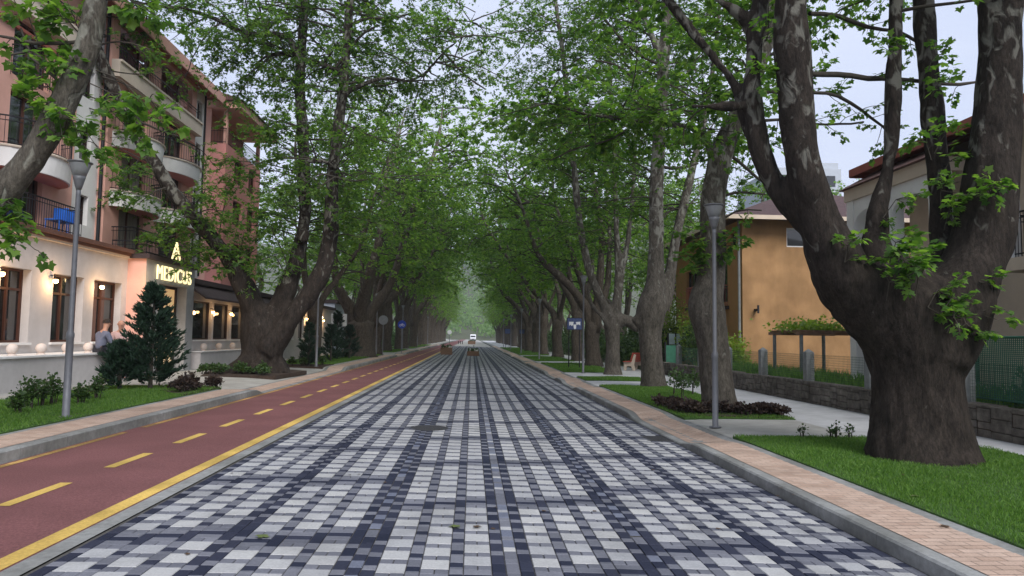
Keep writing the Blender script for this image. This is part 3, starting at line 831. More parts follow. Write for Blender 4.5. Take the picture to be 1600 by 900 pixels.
# ------------------------------------------------------------------ the big trees near the camera
def big_pollard():
    Y = 9.8; t = Tree(11)
    pxlimb(t, [(1440, 735, 96), (1437, 700, 80), (1437, 655, 69), (1434, 600, 66), (1428, 550, 72), (1415, 505, 80), (1410, 465, 80), (1416, 435, 56), (1420, 412, 26)], Y, .12)
    # root flare
    for sx, sy, dx, dy in [(1362, 712, -.55, -.1), (1500, 718, .5, -.25), (1425, 735, -.05, -.6), (1470, 700, .2, .6), (1390, 725, -.35, -.45)]:
        c = at(1437, 650, Y); e = np.array([c[0] + dx * 1.35, c[1] + dy * 1.35, -.08])
        t.limb([c + np.array([dx * .3, dy * .3, -.1]), c * .45 + e * .55 + np.array([0, 0, -.22]), e], [.36, .27, .12], .12)
    pxlimb(t, [(1420, 520, 70), (1370, 478, 62), (1325, 440, 50), (1298, 395, 42), (1280, 345, 34), (1266, 290, 30), (1252, 230, 29), (1243, 150, 28), (1237, 70, 27), (1236, 0, 26), (1238, -120, 23), (1230, -300, 18), (1215, -480, 10)], Y, .15, -.4)
    pxlimb(t, [(1300, 400, 24), (1262, 352, 21), (1232, 318, 18), (1208, 285, 17), (1192, 245, 16), (1183, 200, 15), (1176, 150, 14), (1177, 90, 14), (1185, 30, 13), (1192, -40, 12), (1180, -200, 9), (1170, -330, 5)], Y, .15, .5)
    pxlimb(t, [(1186, 240, 9), (1168, 190, 11), (1148, 135, 10), (1115, 88, 9), (1075, 42, 8), (1045, 0, 8), (1010, -55, 6), (960, -130, 4)], Y + .3, .15, .8)
    pxlimb(t, [(1405, 440, 36), (1372, 400, 24), (1368, 360, 17), (1375, 315, 15), (1388, 255, 13.5), (1395, 190, 13), (1397, 110, 13), (1401, 0, 12.5), (1405, -150, 10), (1390, -320, 5)], Y + .25, .15, .3)
    pxlimb(t, [(1455, 450, 40), (1472, 410, 24), (1473, 360, 20), (1472, 300, 18), (1464, 240, 17), (1455, 160, 17), (1447, 80, 16.5), (1443, 0, 16.5), (1440, -140, 13), (1455, -330, 6)], Y + .35, .15, .7)
    pxlimb(t, [(1445, 560, 66), (1468, 510, 66), (1498, 455, 56), (1522, 405, 46), (1537, 345, 43), (1550, 270, 40), (1557, 180, 36), (1560, 90, 33), (1562, 0, 32), (1570, -140, 27), (1600, -330, 17), (1620, -480, 9)], Y - .1, .15, -.3)
    pxlimb(t, [(1175, 165, 6), (1140, 166, 6.5), (1105, 166, 6.5), (1080, 165, 6)], Y + .2, .15)          # cut stub
    pxlimb(t, [(1180, 60, 9), (1160, 25, 9), (1130, 5, 8), (1090, -25, 6), (1040, -60, 4)], Y + .4, .15)
    # thin side branches seen against the sky
    for sp in [[(1265, 115, 5), (1330, 118, 5), (1380, 124, 4.5), (1440, 128, 3.5), (1500, 132, 3), (1526, 126, 2)],
               [(1262, 22, 4), (1310, 25, 4), (1355, 42, 3.5), (1400, 50, 3), (1440, 70, 2.5)],
               [(1268, 142, 3), (1310, 150, 3), (1345, 172, 2.6), (1378, 195, 2), (1400, 225, 1.6)],
               [(1190, 145, 3.4), (1230, 142, 3.2), (1262, 150, 2.4)], [(1180, 185, 3), (1215, 188, 2.4), (1290, 195, 2), (1350, 188, 1.6)]]:
        pxbranch(t, sp, Y + .5, 9, .5, 11, .095, dY=.9)
    # crown above, mostly out of the picture but shading the ground
    t.crown(64, .55, 2.6, 6, .75, 15, .13, zmin=5.6, r0=.03)
    t.crown(26, .58, 1.5, 6, .6, 11, .105, zmin=4.2, r0=.02)
    # low shoots from the old cuts
    for px, py, fr in [(1420, 385, (1400, 430, Y - .6)), (1455, 400, (1430, 440, Y - .65)), (1395, 440, (1385, 470, Y - .7)), (1480, 455, (1450, 480, Y - .75)),
                       (1505, 470, (1470, 490, Y - .8)), (1440, 430, (1430, 465, Y - .8)), (1530, 520, (1490, 520, Y - .7)), (1500, 500, (1480, 520, Y - .8)),
                       (1545, 440, (1520, 470, Y - .6)), (1410, 375, (1390, 410, Y - .55)), (1560, 500, (1500, 510, Y - .6)), (1425, 415, (1410, 450, Y - .8)),
                       (1330, 385, (1320, 410, Y - .5)), (1490, 330, (1475, 360, Y - .1)), (1420, 310, (1380, 340, Y)), (1440, 220, (1455, 250, Y)), (1500, 250, (1468, 280, Y)), (1470, 290, (1470, 330, Y - .1)), (1490, 210, (1460, 240, Y)),
                       (1530, 310, (1540, 330, Y - .5)), (1550, 300, (1545, 320, Y - .5)), (1390, 80, (1400, 110, Y)), (1470, 85, (1450, 110, Y)), (1480, 130, (1455, 150, Y)), (1190, 120, (1178, 140, Y)), (1200, 60, (1185, 80, Y)), (1410, 400, (1395, 430, Y - .6))]:
        spray(t, px, py, fr[2] - .1, fr, 4, .32, 10, .105, .008)
    return t.build('plane_tree', 'massive pollarded plane tree with five upright limbs, thickest trunk of all', (6.37, 9.8, 0), M['bark_old'], M['plane_leaf_bright'], T_LOBE, sides=22, voxel=.045, rough=.03, group='plane trees of the avenue')

def leaning_tree():
    Y = 9.0; t = Tree(5)
    pxlimb(t, [(-175, 650, 44), (-165, 600, 37), (-130, 500, 31), (-75, 400, 27), (-20, 325, 24), (28, 275, 21), (70, 215, 19.5), (105, 150, 18.5), (130, 90, 18), (146, 30, 17.5), (152, -40, 16), (150, -150, 14), (130, -300, 10), (120, -420, 6)], Y, .15)
    pxlimb(t, [(148, 20, 14), (170, -60, 13), (230, -160, 10), (300, -280, 7), (340, -400, 4)], Y, .15, .5)
    pxlimb(t, [(-20, 325, 14), (-70, 200, 13), (-110, 60, 11), (-150, -100, 8)], Y, .15, -.4)
    for sp in [[(138, 68, 3.5), (95, 70, 3.2), (55, 68, 3), (20, 60, 2.4), (-20, 50, 2)], [(125, 110, 3), (85, 110, 2.6), (50, 80, 2.2), (20, 85, 1.6)],
               [(105, 165, 2.6), (85, 120, 2.4), (50, 90, 2), (30, 40, 1.6)]]:
        pxbranch(t, sp, Y, 5, .4, 7, .13)
    for px, py, fr in [(235, 175, (150, 110, Y)), (205, 190, (140, 130, Y)), (270, 190, (160, 120, Y)), (215, 215, (140, 150, Y)),
                       (60, 160, (90, 190, Y)), (95, 200, (90, 180, Y)), (130, 225, (95, 180, Y)),
                       (10, 370, (-60, 370, Y)), (35, 355, (-30, 340, Y)), (55, 390, (-40, 350, Y)), (20, 335, (-10, 320, Y)), 
                       (70, 20, (130, 60, Y)), (100, 30, (135, 70, Y)), (25, 5, (60, 68, Y)), (235, 20, (155, 0, Y)), (265, 40, (160, 0, Y)),
                       (100, 105, (120, 120, Y)), (160, 245, (110, 200, Y)), (55, 140, (95, 160, Y))]:
        spray(t, px, py, fr[2] - .15, fr, 4, .30, 9, .125, .008)
    t.crown(26, .66, 2.0, 6, .7, 12, .14, zmin=6.6, r0=.028)
    return t.build('plane_tree', 'leaning plane tree bending over the near lawn in front of the hotel balconies', (-7.5, 9, .22), M['bark_plate'], M['plane_leaf_bright'], T_LOBE, sides=18, voxel=.035, rough=.011, group='plane trees of the avenue')

def hotel_tree():
    Y = 26.3; t = Tree(21)
    pxlimb(t, [(407, 592, 46), (408, 578, 34), (408, 545, 29), (406, 515, 29), (404, 490, 25), (404, 475, 17)], Y, .2)
    for dx, dy in [(-.9, -.3), (.85, -.35), (.1, -.9), (-.4, .8), (.6, .7), (-.6, -.75)]:
        c = at(408, 560, Y); e = np.array([c[0] + dx * 1.35, c[1] + dy * 1.35, .12]); t.limb([c + np.array([dx * .4, dy * .4, 0]), e], [.38, .14], .2)
    pxlimb(t, [(403, 500, 22), (386, 455, 17), (368, 420, 14.5), (340, 382, 12.5), (300, 336, 11.5), (264, 292, 11), (236, 246, 10.5), (208, 198, 10), (180, 142, 9), (160, 98, 9.5), (140, 45, 8), (125, -30, 7), (100, -140, 4)], Y, .25, -2.5)
    pxlimb(t, [(410, 530, 24), (430, 492, 18), (450, 446, 14.5), (467, 390, 12), (476, 335, 10), (476, 280, 10.5), (473, 220, 9.5), (469, 140, 8.8), (472, 60, 8), (478, -40, 7), (480, -180, 5), (478, -300, 3)], Y, .25, .5)
    pxlimb(t, [(415, 550, 24), (446, 512, 17), (479, 465, 14.5), (504, 420, 14), (516, 372, 12.5), (518, 325, 11), (521, 262, 9.5), (528, 200, 9), (537, 130, 8.4), (543, 50, 7.6), (550, -40, 6.5), (560, -180, 4.5), (565, -300, 3)], Y - .3, .25, .4)
    pxlimb(t, [(472, 378, 10), (476, 358, 8)], Y - .25, .1)
    pxlimb(t, [(472, 120, 7), (463, 78, 6.5), (440, 55, 6), (390, 53, 5.2), (333, 28, 4.6), (285, 13, 4), (238, 10, 3), (190, -5, 2)], Y, .3, -1.5)
    pxlimb(t, [(414, 52, 3.6), (408, 25, 3), (400, -20, 2)], Y - .2, .3)
    pxlimb(t, [(468, 90, 5), (440, 83, 4.6), (415, 88, 4), (395, 105, 2.5)], Y, .3, -.4)
    pxlimb(t, [(528, 152, 5), (560, 135, 4.8), (600, 122, 4.4), (638, 127, 4), (660, 118, 3.6), (700, 75, 3), (722, 58, 2.6), (750, 5, 1.8)], Y, .3, -1.2)
    pxlimb(t, [(535, 115, 5), (505, 100, 4.6), (480, 92, 4)], Y, .3)
    pxlimb(t, [(478, 252, 4.5), (505, 252, 4.5), (525, 262, 4), (548, 290, 3)], Y - .5, .2)
    for sp in [[(540, 40, 3), (575, 30, 2.6), (610, 28, 2), (650, 20, 1.4)], [(525, 105, 2.6), (560, 60, 2), (590, 40, 1.5)], [(470, 200, 2.6), (440, 190, 2), (410, 200, 1.5)], [(690, 80, 2), (730, 120, 1.6), (760, 140, 1.2)]]:
        pxbranch(t, sp, Y, 8, .8, 12, .2, dY=-.6)
    t.crown(120, .46, 3.2, 8, .9, 17, .16, zmin=6.2, r0=.04, avoid=True)
    t.crown(34, .3, 2.6, 7, .9, 16, .16, zmin=3.6, r0=.03, lim=[7, 8, 9], up=(-.3, .4))
    t.crown(40, .34, 3.0, 7, .9, 17, .16, zmin=5.0, r0=.03, lim=[8, 9], up=(-.3, .3), toward=(1, 0, 0), tw_gain=.5)
    t.crown(90, .25, 2.8, 8, .9, 17, .15, zmin=5, r0=.03, lim=[11, 12, 13, 14, 15, 16], up=(-.4, .6))
    t.crown(60, .55, 4.6, 9, .9, 17, .15, zmin=8.5, r0=.04, lim=[8, 9], up=(-.1, .4))
    # drooping boughs in front of the hotel entrance and the wing
    for px, py, L, fr in [(300, 360, 1, (340, 382, Y)), (260, 370, 1, (330, 370, Y)), (330, 350, 1, (345, 385, Y)), (380, 370, 1, (372, 425, Y)), (420, 350, 1, (455, 430, Y)), (350, 330, 1, (300, 336, Y - 1)), (400, 390, 1, (370, 420, Y)),
                          (440, 320, 1, (476, 335, Y)), (410, 330, 1, (472, 360, Y)), (280, 340, 1, (310, 346, Y - 1)), (230, 380, 1, (290, 340, Y - 1)), (310, 395, 1, (350, 392, Y)), (360, 395, 1, (366, 418, Y)), (400, 430, 1, (380, 440, Y)),
                          (205, 260, 1, (236, 246, Y - 1.6)), (190, 300, 1, (240, 262, Y - 1.6)), (215, 320, 1, (262, 292, Y - 1.2)), (430, 400, 1, (450, 446, Y)), (330, 420, 1, (372, 425, Y)), (285, 415, 1, (340, 385, Y)),
                          (540, 330, 1, (517, 325, Y)), (560, 370, 1, (516, 372, Y)), (590, 350, 1, (517, 340, Y)), (550, 300, 1, (520, 290, Y)), (450, 300, 1, (476, 300, Y)), (500, 290, 1, (476, 270, Y)), (390, 330, 1, (474, 350, Y)), (370, 350, 1, (470, 370, Y)),
                          (430, 150, 1, (470, 160, Y)), (405, 200, 1, (472, 210, Y)), (385, 120, 1, (440, 85, Y)), (360, 90, 1, (390, 55, Y)), (425, 250, 1, (474, 250, Y)), (440, 200, 1, (472, 205, Y)), (350, 180, 1, (420, 90, Y)),
                          (335, 80, 1, (340, 32, Y)), (300, 60, 1, (300, 15, Y)), (390, 265, 1, (474, 280, Y)), (350, 250, 1, (470, 270, Y)), (330, 130, 1, (400, 56, Y)), (440, 130, 1, (470, 130, Y)), (320, 300, 1, (300, 336, Y - 1)), (355, 300, 1, (340, 380, Y))]:
        spray(t, px, py, fr[2] - .9, fr, 11, .85, 17, .17, .025)
    return t.build('plane_tree', 'old plane tree in a planted bed, three thick limbs spreading before the hotel sign', (-7.68, 26.3, .22), M['bark_old'], M['plane_leaf'], T_TRI, sides=16, voxel=.08, rough=.035, group='plane trees of the avenue')

def lamp_tree():
    Y = 16.4; t = Tree(33)
    pxlimb(t, [(1127, 652, 38), (1124, 632, 28), (1118, 580, 25), (1113, 530, 25), (1106, 495, 29), (1103, 470, 28), (1110, 440, 23), (1114, 400, 20.5), (1113, 340, 20), (1119, 280, 19), (1134, 222, 18), (1158, 170, 16), (1184, 102, 14.5), (1200, 40, 13.5), (1208, -40, 12), (1200, -200, 8), (1190, -320, 5)], Y, .15)
    pxlimb(t, [(1118, 500, 18), (1096, 482, 17), (1084, 478, 11)], Y - .1, .1)
    pxlimb(t, [(1116, 262, 6), (1108, 232, 5.5), (1095, 207, 5), (1062, 196, 4.6), (1000, 189, 4.2), (950, 183, 3.6), (905, 176, 3), (868, 161, 2.4), (835, 165, 1.6)], Y, .2, -.6)
    pxlimb(t, [(1105, 225, 3.6), (1100, 200, 3.4), (1096, 175, 3), (1085, 140, 2)], Y, .2)
    pxlimb(t, [(1190, 90, 8), (1240, 10, 7), (1290, -80, 5)], Y, .2, .5)
    pxbranch(t, [(1000, 190, 2), (960, 215, 1.7), (910, 230, 1.4), (860, 250, 1)], Y, 7, .55, 10, .15)
    for sp in [[(1138, 240, 3), (1165, 262, 2.6), (1200, 290, 2.2), (1235, 300, 1.6)], [(1128, 305, 2.6), (1165, 300, 2.2), (1195, 305, 1.5)], [(1125, 345, 2), (1150, 330, 1.6), (1190, 328, 1.2)]]:
        pxbranch(t, sp, Y, 5, .5, 9, .13)
    t.crown(80, .5, 3.0, 7, .8, 15, .14, zmin=6.0, r0=.03)
    t.crown(40, .25, 1.9, 6, .7, 13, .135, lim=[2, 3], r0=.015, up=(-.4, .5))
    for px, py, fr in [(1130, 390, (1115, 400, Y)), (1150, 385, (1115, 400, Y)), (1095, 390, (1112, 410, Y)), (1075, 400, (1108, 420, Y)), (1085, 420, (1108, 440, Y)), (1070, 370, (1112, 390, Y))]:
        spray(t, px, py, fr[2] - .4, fr, 4, .5, 11, .15, .01)
    return t.build('plane_tree', 'leaning plane tree with pale flaking bark right behind the lamp post on the lawn', (5.8, 16.4, 0), M['bark_plate'], M['plane_leaf'], T_LOBE, sides=18, voxel=.045, rough=.016, group='plane trees of the avenue')

def straight_tree():
    Y = 24.1; t = Tree(44)
    pxlimb(t, [(1022, 612, 26), (1021, 600, 20), (1018, 560, 18), (1014, 520, 18.5), (1016, 492, 23), (1020, 470, 22), (1024, 440, 15), (1025, 390, 12.5), (1026, 300, 11.5), (1030, 200, 10.5), (1037, 100, 9.5), (1043, 0, 8.5), (1045, -120, 6), (1042, -250, 4)], Y, .2)
    pxlimb(t, [(1022, 490, 16), (1040, 468, 11), (1047, 430, 9), (1056, 372, 8), (1071, 310, 7.4), (1086, 245, 6.8), (1102, 180, 5.6), (1115, 100, 4.5), (1125, 0, 3.5)], Y, .2, .8)
    pxlimb(t, [(1036, 120, 6), (1020, 60, 5.5), (990, -10, 4.5), (960, -100, 3)], Y, .2)
    pxlimb(t, [(1012, 490, 14), (1000, 500, 11), (990, 506, 9)], Y, .2)
    for sp in [[(1028, 160, 3), (1000, 130, 2.6), (960, 100, 2), (930, 95, 1.5)], [(1026, 260, 3), (1060, 262, 2.4), (1090, 255, 1.6)], [(1030, 100, 3), (985, 75, 2.6), (945, 30, 2)]]:
        pxbranch(t, sp, Y, 7, .8, 12, .17)
    t.crown(140, .28, 3.0, 7, .9, 16, .15, zmin=4.2, r0=.03, avoid=True)
    t.crown(60, .45, 4.2, 9, .9, 16, .155, zmin=6.5, r0=.035, toward=(-1, 0, 0), tw_gain=.9)
    return t.build('plane_tree', 'straight grey plane tree with a swollen collar and a second thinner stem', (6.25, 24.1, 0), M['bark_plate'], M['plane_leaf'], T_TRI, sides=16, voxel=.06, rough=.018, group='plane trees of the avenue')

def slender_tree():
    Y = 32.0; t = Tree(55)
    pxlimb(t, [(958, 590, 18), (958, 578, 13), (957, 540, 11.5), (956, 510, 13), (955, 492, 12)], Y, .2)
    pxlimb(t, [(953, 505, 10), (945, 480, 8), (933, 455, 7.2), (917, 408, 6.6), (905, 340, 6), (897, 262, 5.4), (888, 172, 4.8), (880, 90, 4.4), (868, 0, 3.8), (860, -100, 2.5)], Y, .25)
    pxlimb(t, [(958, 500, 9), (964, 455, 6), (965, 400, 5.4), (962, 330, 5), (960, 250, 4.4), (955, 150, 3.8), (950, 40, 3)], Y, .25, .6)
    pxlimb(t, [(962, 500, 7), (972, 430, 4.8), (982, 370, 4.4), (990, 280, 4), (992, 180, 3.4), (985, 80, 2.6)], Y, .25, .9)
    pxlimb(t, [(952, 512, 5), (936, 490, 3.6), (923, 472, 3.2), (917, 440, 2.6)], Y - .2, .25)
    pxlimb(t, [(960, 502, 12), (975, 500, 10), (990, 506, 10), (1001, 512, 9)], Y, .2)
    t.crown(130, .25, 3.0, 7, 1.0, 16, .165, zmin=4.2, r0=.03, avoid=True)
    t.crown(60, .45, 4.4, 9, .9, 16, .17, zmin=6.5, r0=.035, toward=(-1, 0, 0), tw_gain=.9)
    return t.build('plane_tree', 'slender plane tree splitting low into long pale stems beside the red bench', (6.47, 32, 0), M['bark_plate'], M['plane_leaf'], T_TRI, sides=14, voxel=.07, rough=.02, group='plane trees of the avenue')

big_pollard(); leaning_tree(); hotel_tree(); lamp_tree(); straight_tree(); slender_tree()

# ------------------------------------------------------------------ avenue trees: a few kinds, copied down both rows
def avenue_tree(seed, H, stub, rad, nl, leaf, arch=True):
    """old pollard: thick stub, three to five rising stems; +x is the road side"""
    t = Tree(seed); r = t.r
    base = [(0, 0, -.15), (0, 0, .2), (.05, 0, stub * .5), (.0, .05, stub)]
    base.append((.0, .0, stub + .35)); t.limb(base, [rad * 1.45, rad * 1.12, rad * .92, rad * 1.02, rad * .55], .3)
    k = r.randint(3, 6)
    for i in range(k):
        a = 2 * PI * (i + r.uniform(-.25, .25)) / k; sp = r.uniform(.5, 1.5); d = np.array([math.cos(a), math.sin(a), 0])
        h = H * r.uniform(.78, 1.05); lean = np.array([r.uniform(.4, 2.8) if arch else r.uniform(-.9, .5), r.uniform(-.6, .6), 0])
        pts = [np.array([0, 0, stub * .8]) + d * rad * .3, np.array([0, 0, stub + .8]) + d * (rad * .8), d * (rad + sp * .8) + lean * .2 + np.array([0, 0, stub + 2.6]),
               d * (rad + sp * 1.5) + lean * .6 + np.array([0, 0, h * .55]), d * (rad + sp * 2.2) + lean + np.array([r.normal(0, .3), r.normal(0, .3), h * .8]), d * (rad + sp * 2.4) + lean * 1.2 + np.array([0, 0, h])]
        rr_ = min(.30, rad * r.uniform(.42, .62))
        t.limb(pts, [rr_ * 1.3, rr_ * 1.1, rr_ * .8, rr_ * .55, rr_ * .32, .03], .5)
    sz = .20
    t.crown(int(nl), .32, 3.4, 7, 1.15, 15, sz, zmin=stub + 2.4, r0=.05, toward=(1, 0, 0), tw_gain=.3 if arch else 0, up=(-.25, .7))
    if arch: t.crown(26, .5, 5.2, 10, 1.2, 14, sz, zmin=H * .52, r0=.07, toward=(1, 0, 0), tw_gain=1.0, up=(.0, .6))
    # low boughs reaching over the road and hanging back to the gardens
    for i in range(7):
        P, R_ = t.limbs[1 + r.randint(k)]; q = P[min(len(P) - 1, int(len(P) * r.uniform(.22, .5)))]
        a = r.normal(0, .8) if i < 4 else PI + r.normal(0, .6)
        t.branch(q, (math.cos(a), math.sin(a), .3), r.uniform(2.4, 3.8) * (1 if arch else .7), .05, 8, 1.1, 13, sz, droop=.2)
    return t

kinds = []
for i, (sd_, H, st, rd) in enumerate([(101, 15.5, 2.6, .50), (102, 17, 3.2, .42), (103, 16, 2.0, .88), (104, 18, 3.6, .38), (105, 15, 2.9, .46),
                                     (106, 16, 2.8, .46), (107, 17.5, 3.4, .40), (108, 15.5, 2.4, .55)]):
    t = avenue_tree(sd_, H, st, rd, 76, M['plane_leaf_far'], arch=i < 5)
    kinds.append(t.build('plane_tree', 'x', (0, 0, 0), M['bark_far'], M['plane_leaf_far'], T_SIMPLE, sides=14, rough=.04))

ORD = ['first', 'second', 'third', 'fourth', 'fifth', 'sixth', 'seventh', 'eighth', 'ninth', 'tenth', 'eleventh', 'twelfth', 'thirteenth', 'fourteenth', 'fifteenth', 'sixteenth']
used_kind = set()
def place_tree(ki, x, y, z, rz, sc, label, group):
    k = kinds[ki]
    o = k if ki not in used_kind else copy_tree(k); used_kind.add(ki)
    o.location = (x, y, z); o.rotation_euler = (0, 0, rz); o.scale = (sc, sc, sc * (1 + .0))
    o['label'] = label; o['group'] = group
    return o
AV = random.Random(12)
left_rows = [(-7.3, 46.5, 2, 1.12), (-8.0, 36.5, 1, .78), (-7.4, 55, 0, 1.0), (-7.6, 64, 3, 1.05)]
y = 72
while y < 215: left_rows.append((-7.4 - (.6 if y > 96 else 0) + AV.uniform(-.3, .3), y, AV.randint(5, 7) if y > 96 else AV.choice([0, 1, 3, 4]), AV.uniform(.92, 1.12))); y += AV.uniform(7.5, 10)
right_rows = [(7.1, 41.0, 0, .95), (7.6, 50.5, 1, 1.0), (7.2, 59, 4, 1.0), (7.0, 68, 3, 1.0)]
y = 76
while y < 215: right_rows.append((7.0 + (.8 if y > 96 else 0) + AV.uniform(-.3, .3), y, AV.randint(5, 7) if y > 96 else AV.choice([0, 1, 3, 4]), AV.uniform(.92, 1.12))); y += AV.uniform(7.5, 10)
FARL = 'distant plane tree among the many dark trunks near the end of the avenue'
for i, (x, y, k, sc) in enumerate(left_rows):
    lab = (f'{ORD[i]} plane tree past the hotel on the bike lane side') if i < 10 else FARL
    place_tree(k, x, y, .2, AV.uniform(-.5, .5), sc, lab, 'plane trees of the avenue')
for i, (x, y, k, sc) in enumerate(right_rows):
    lab = (f'{ORD[i]} plane tree past the red bench on the path side') if i < 10 else FARL
    place_tree(k, x, y, 0, PI + AV.uniform(-.5, .5), sc, lab, 'plane trees of the avenue')
# second rows behind
back = [(14.5, 47, 3, .85), (16, 58, 1, .9), (15, 70, 0, .95), (16, 84, 2, 1), (15, 100, 3, 1), (16, 118, 1, 1), (15, 140, 0, 1), (17, 165, 4, 1.1), (16, 200, 2, 1.1),
        (-16, 72, 1, 1), (-15, 84, 0, 1), (-16, 98, 2, 1), (-15, 116, 3, 1), (-16, 140, 4, 1.1), (-16, 170, 1, 1.1), (-17, 210, 3, 1.1), (22, 40, 4, .8), (24, 52, 0, .9), (-19, 62, 4, 1.1)]
for i, (x, y, k, sc) in enumerate(back):
    side = 'gardens beyond the footpath' if x > 0 else 'ground behind the hotel row'
    n_ = sum(1 for q in back[:i] if (q[0] > 0) == (x > 0))
    place_tree(k, x, y, -.02, AV.uniform(0, 6), sc, f'{ORD[n_]} leafy tree back in the {side}, its trunk mostly hidden', 'trees behind the avenue')

# ------------------------------------------------------------------ far hillside
def hill():
    mb = MB(); xs = np.linspace(-500, 500, 41); ys = np.linspace(380, 1300, 24)
    def hz(x, y): return -.4 + 125 * ss(360, 900, y) * (1 - .25 * math.cos(x / 120.0 + 1)) + 3 * mnoise.noise(Vector((x / 40, y / 40, 0)))
    V = [(x, y, hz(x, y) if y > 381 else -.5) for y in ys for x in xs]; n = len(xs)
    mb.add(V, [(j * n + i, j * n + i + 1, (j + 1) * n + i + 1, (j + 1) * n + i) for j in range(len(ys) - 1) for i in range(n - 1)])
    tag(mb.build('hills', M['ground_soil'], smooth=True), kind='structure')
    r = np.random.RandomState(8); N = 26000
    cx = r.uniform(-70, 70, 900); cy = 385 + r.rand(900) ** 1.1 * 480
    i = r.randint(0, 900, N)
    q = unit(r.normal(0, 1, (N, 3))); q[:, 2] = np.abs(q[:, 2])
    P = np.stack([cx[i], cy[i], np.array([hz(a, b) for a, b in zip(cx, cy)])[i] + 1.5], 1) + q * np.array([4.2, 4.2, 7.0]) * r.uniform(.6, 1, (N, 1))
    D = unit(r.normal(0, 1, (N, 3))); Nn = unit(q + r.normal(0, .4, (N, 3)))
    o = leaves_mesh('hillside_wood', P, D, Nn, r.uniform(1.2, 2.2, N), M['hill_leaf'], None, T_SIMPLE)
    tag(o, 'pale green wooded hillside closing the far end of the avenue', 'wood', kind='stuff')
hill()

# ------------------------------------------------------------------ small planting
def shrub(name, label, cat, x, y, z, rx, ry, h, n, size, mt, seed, group=None, stems=7, shape='dome'):
    r = np.random.RandomState(seed); root = thing(name, label, cat, (x, y, z), group)
    mb = MB()
    tips = []
    for i in range(stems):
        a = r.uniform(0, 2 * PI); k = r.uniform(.2, .85)
        e = np.array([x + rx * k * math.cos(a), y + ry * k * math.sin(a), z + h * r.uniform(.5, .9)])
        mb.tube([(x + rx * .2 * math.cos(a), y + ry * .2 * math.sin(a), z - .02), ((x + e[0]) / 2, (y + e[1]) / 2, z + h * .35), e], [.012, .009, .004], 4)
        tips.append(e)
    mb.build('stems', M['twig_bark'], root)
    q = unit(r.normal(0, 1, (n, 3))); q[:, 2] = np.abs(q[:, 2])
    if shape == 'cone':
        u_ = r.rand(n) ** .75; an = r.uniform(0, 2 * PI, n); lump = 1 + .18 * np.sin(an * 3 + u_ * 9) + .12 * np.sin(an * 7 - u_ * 15)
        rad_ = (1 - u_ * .93) * np.sqrt(r.uniform(.35, 1, n)) * lump * np.minimum(1, .55 + u_ * 4)
        P = np.stack([x + rx * rad_ * np.cos(an), y + ry * rad_ * np.sin(an), z + .02 + h * u_], 1)
        D = np.stack([np.cos(an) * .6, np.sin(an) * .6, r.uniform(.3, 1.3, n)], 1) + r.normal(0, .22, (n, 3))
        Nn = np.stack([np.cos(an), np.sin(an), np.full(n, .3)], 1) + r.normal(0, .5, (n, 3))
    else:
        ti = r.randint(0, stems, n); tp = np.array(tips)[ti]
        P = tp * .45 + np.array([x, y, z + .02]) * .55 + q * np.array([rx, ry, h]) * r.uniform(.25, .8, (n, 1)) * np.array([.8, .8, .8])
        D = q + r.normal(0, .5, (n, 3)); Nn = r.normal(0, .5, (n, 3)) + np.array([0, 0, 1])
    leaves_mesh('foliage', P, unit(D), unit(Nn), size * r.uniform(.6, 1.3, n), mt, root, T_SIMPLE)
    return root

def conifer(label, x, y, z, rx, h, n, seed, size=.13, group='dark conifers by the forecourt'):
    r = np.random.RandomState(seed); root = thing('conifer', label, 'conifer', (x, y, z), group)
    mb = MB(); mb.tube([(x, y, z - .03), (x, y, z + h * .9)], [.06, .012], 6); mb.build('trunk', M['twig_bark'], root)
    # feathery sprays set on rising branches
    nb = int(n / 60); Ps, Ds, Ns = [], [], []
    for b in range(nb):
        u_ = r.rand() ** 1.15; a = r.uniform(0, 2 * PI)
        L = rx * (1 - u_) ** .8 * r.uniform(.6, 1.15) + .07; L *= min(1, .6 + u_ * 5)
        d = np.array([math.cos(a), math.sin(a), r.uniform(.35, 1.0)]); d /= np.linalg.norm(d[:2])
        t_ = r.uniform(.2, 1, 60) ** .7
        pos = np.array([x, y, z + .04 + u_ * h * .9]) + d * (t_ * L)[:, None] + r.normal(0, .05, (60, 3)) * (1.2 - t_)[:, None]
        Ps.append(pos); Ds.append(unit(d + r.normal(0, .45, (60, 3)) + np.array([0, 0, .3]))); Ns.append(unit(r.normal(0, 1, (60, 3))))
    P = np.concatenate(Ps); k = P[:, 2] > z + .01
    TV = np.array([(0, 0, 0), (.4, -.14, .02), (1, 0, 0), (.4, .14, .02)])
    leaves_mesh('foliage', P[k], np.concatenate(Ds)[k], np.concatenate(Ns)[k], size * r.uniform(.6, 1.3, k.sum()), M['conifer_leaf'], root, (TV, T_SIMPLE[1]))
    return root
conifer('tall dark conifer on the lawn hiding the hotel entrance', -7.95, 18.1, .22, .78, 2.75, 14000, 1)
conifer('low dark conifer spreading beside the seated men at the forecourt wall', -8.45, 17.6, .22, .55, 1.15, 6000, 2)
conifer('small cone shaped conifer beyond the soil bed, alone before the lit wall', -7.25, 32.0, .22, .46, 2.0, 5000, 3)
conifer('dark conifer just behind the grey sign pole, low and rounded', -7.35, 37.5, .22, .75, 2.0, 5000, 4)
conifer('tall narrow conifer in front of the air conditioner', -7.6, 40.5, .22, .7, 2.9, 6000, 5)
conifer('bushy conifer next to the reddish trunk', -7.2, 42.2, .22, .65, 2.1, 5000, 6)

sh = random.Random(3)
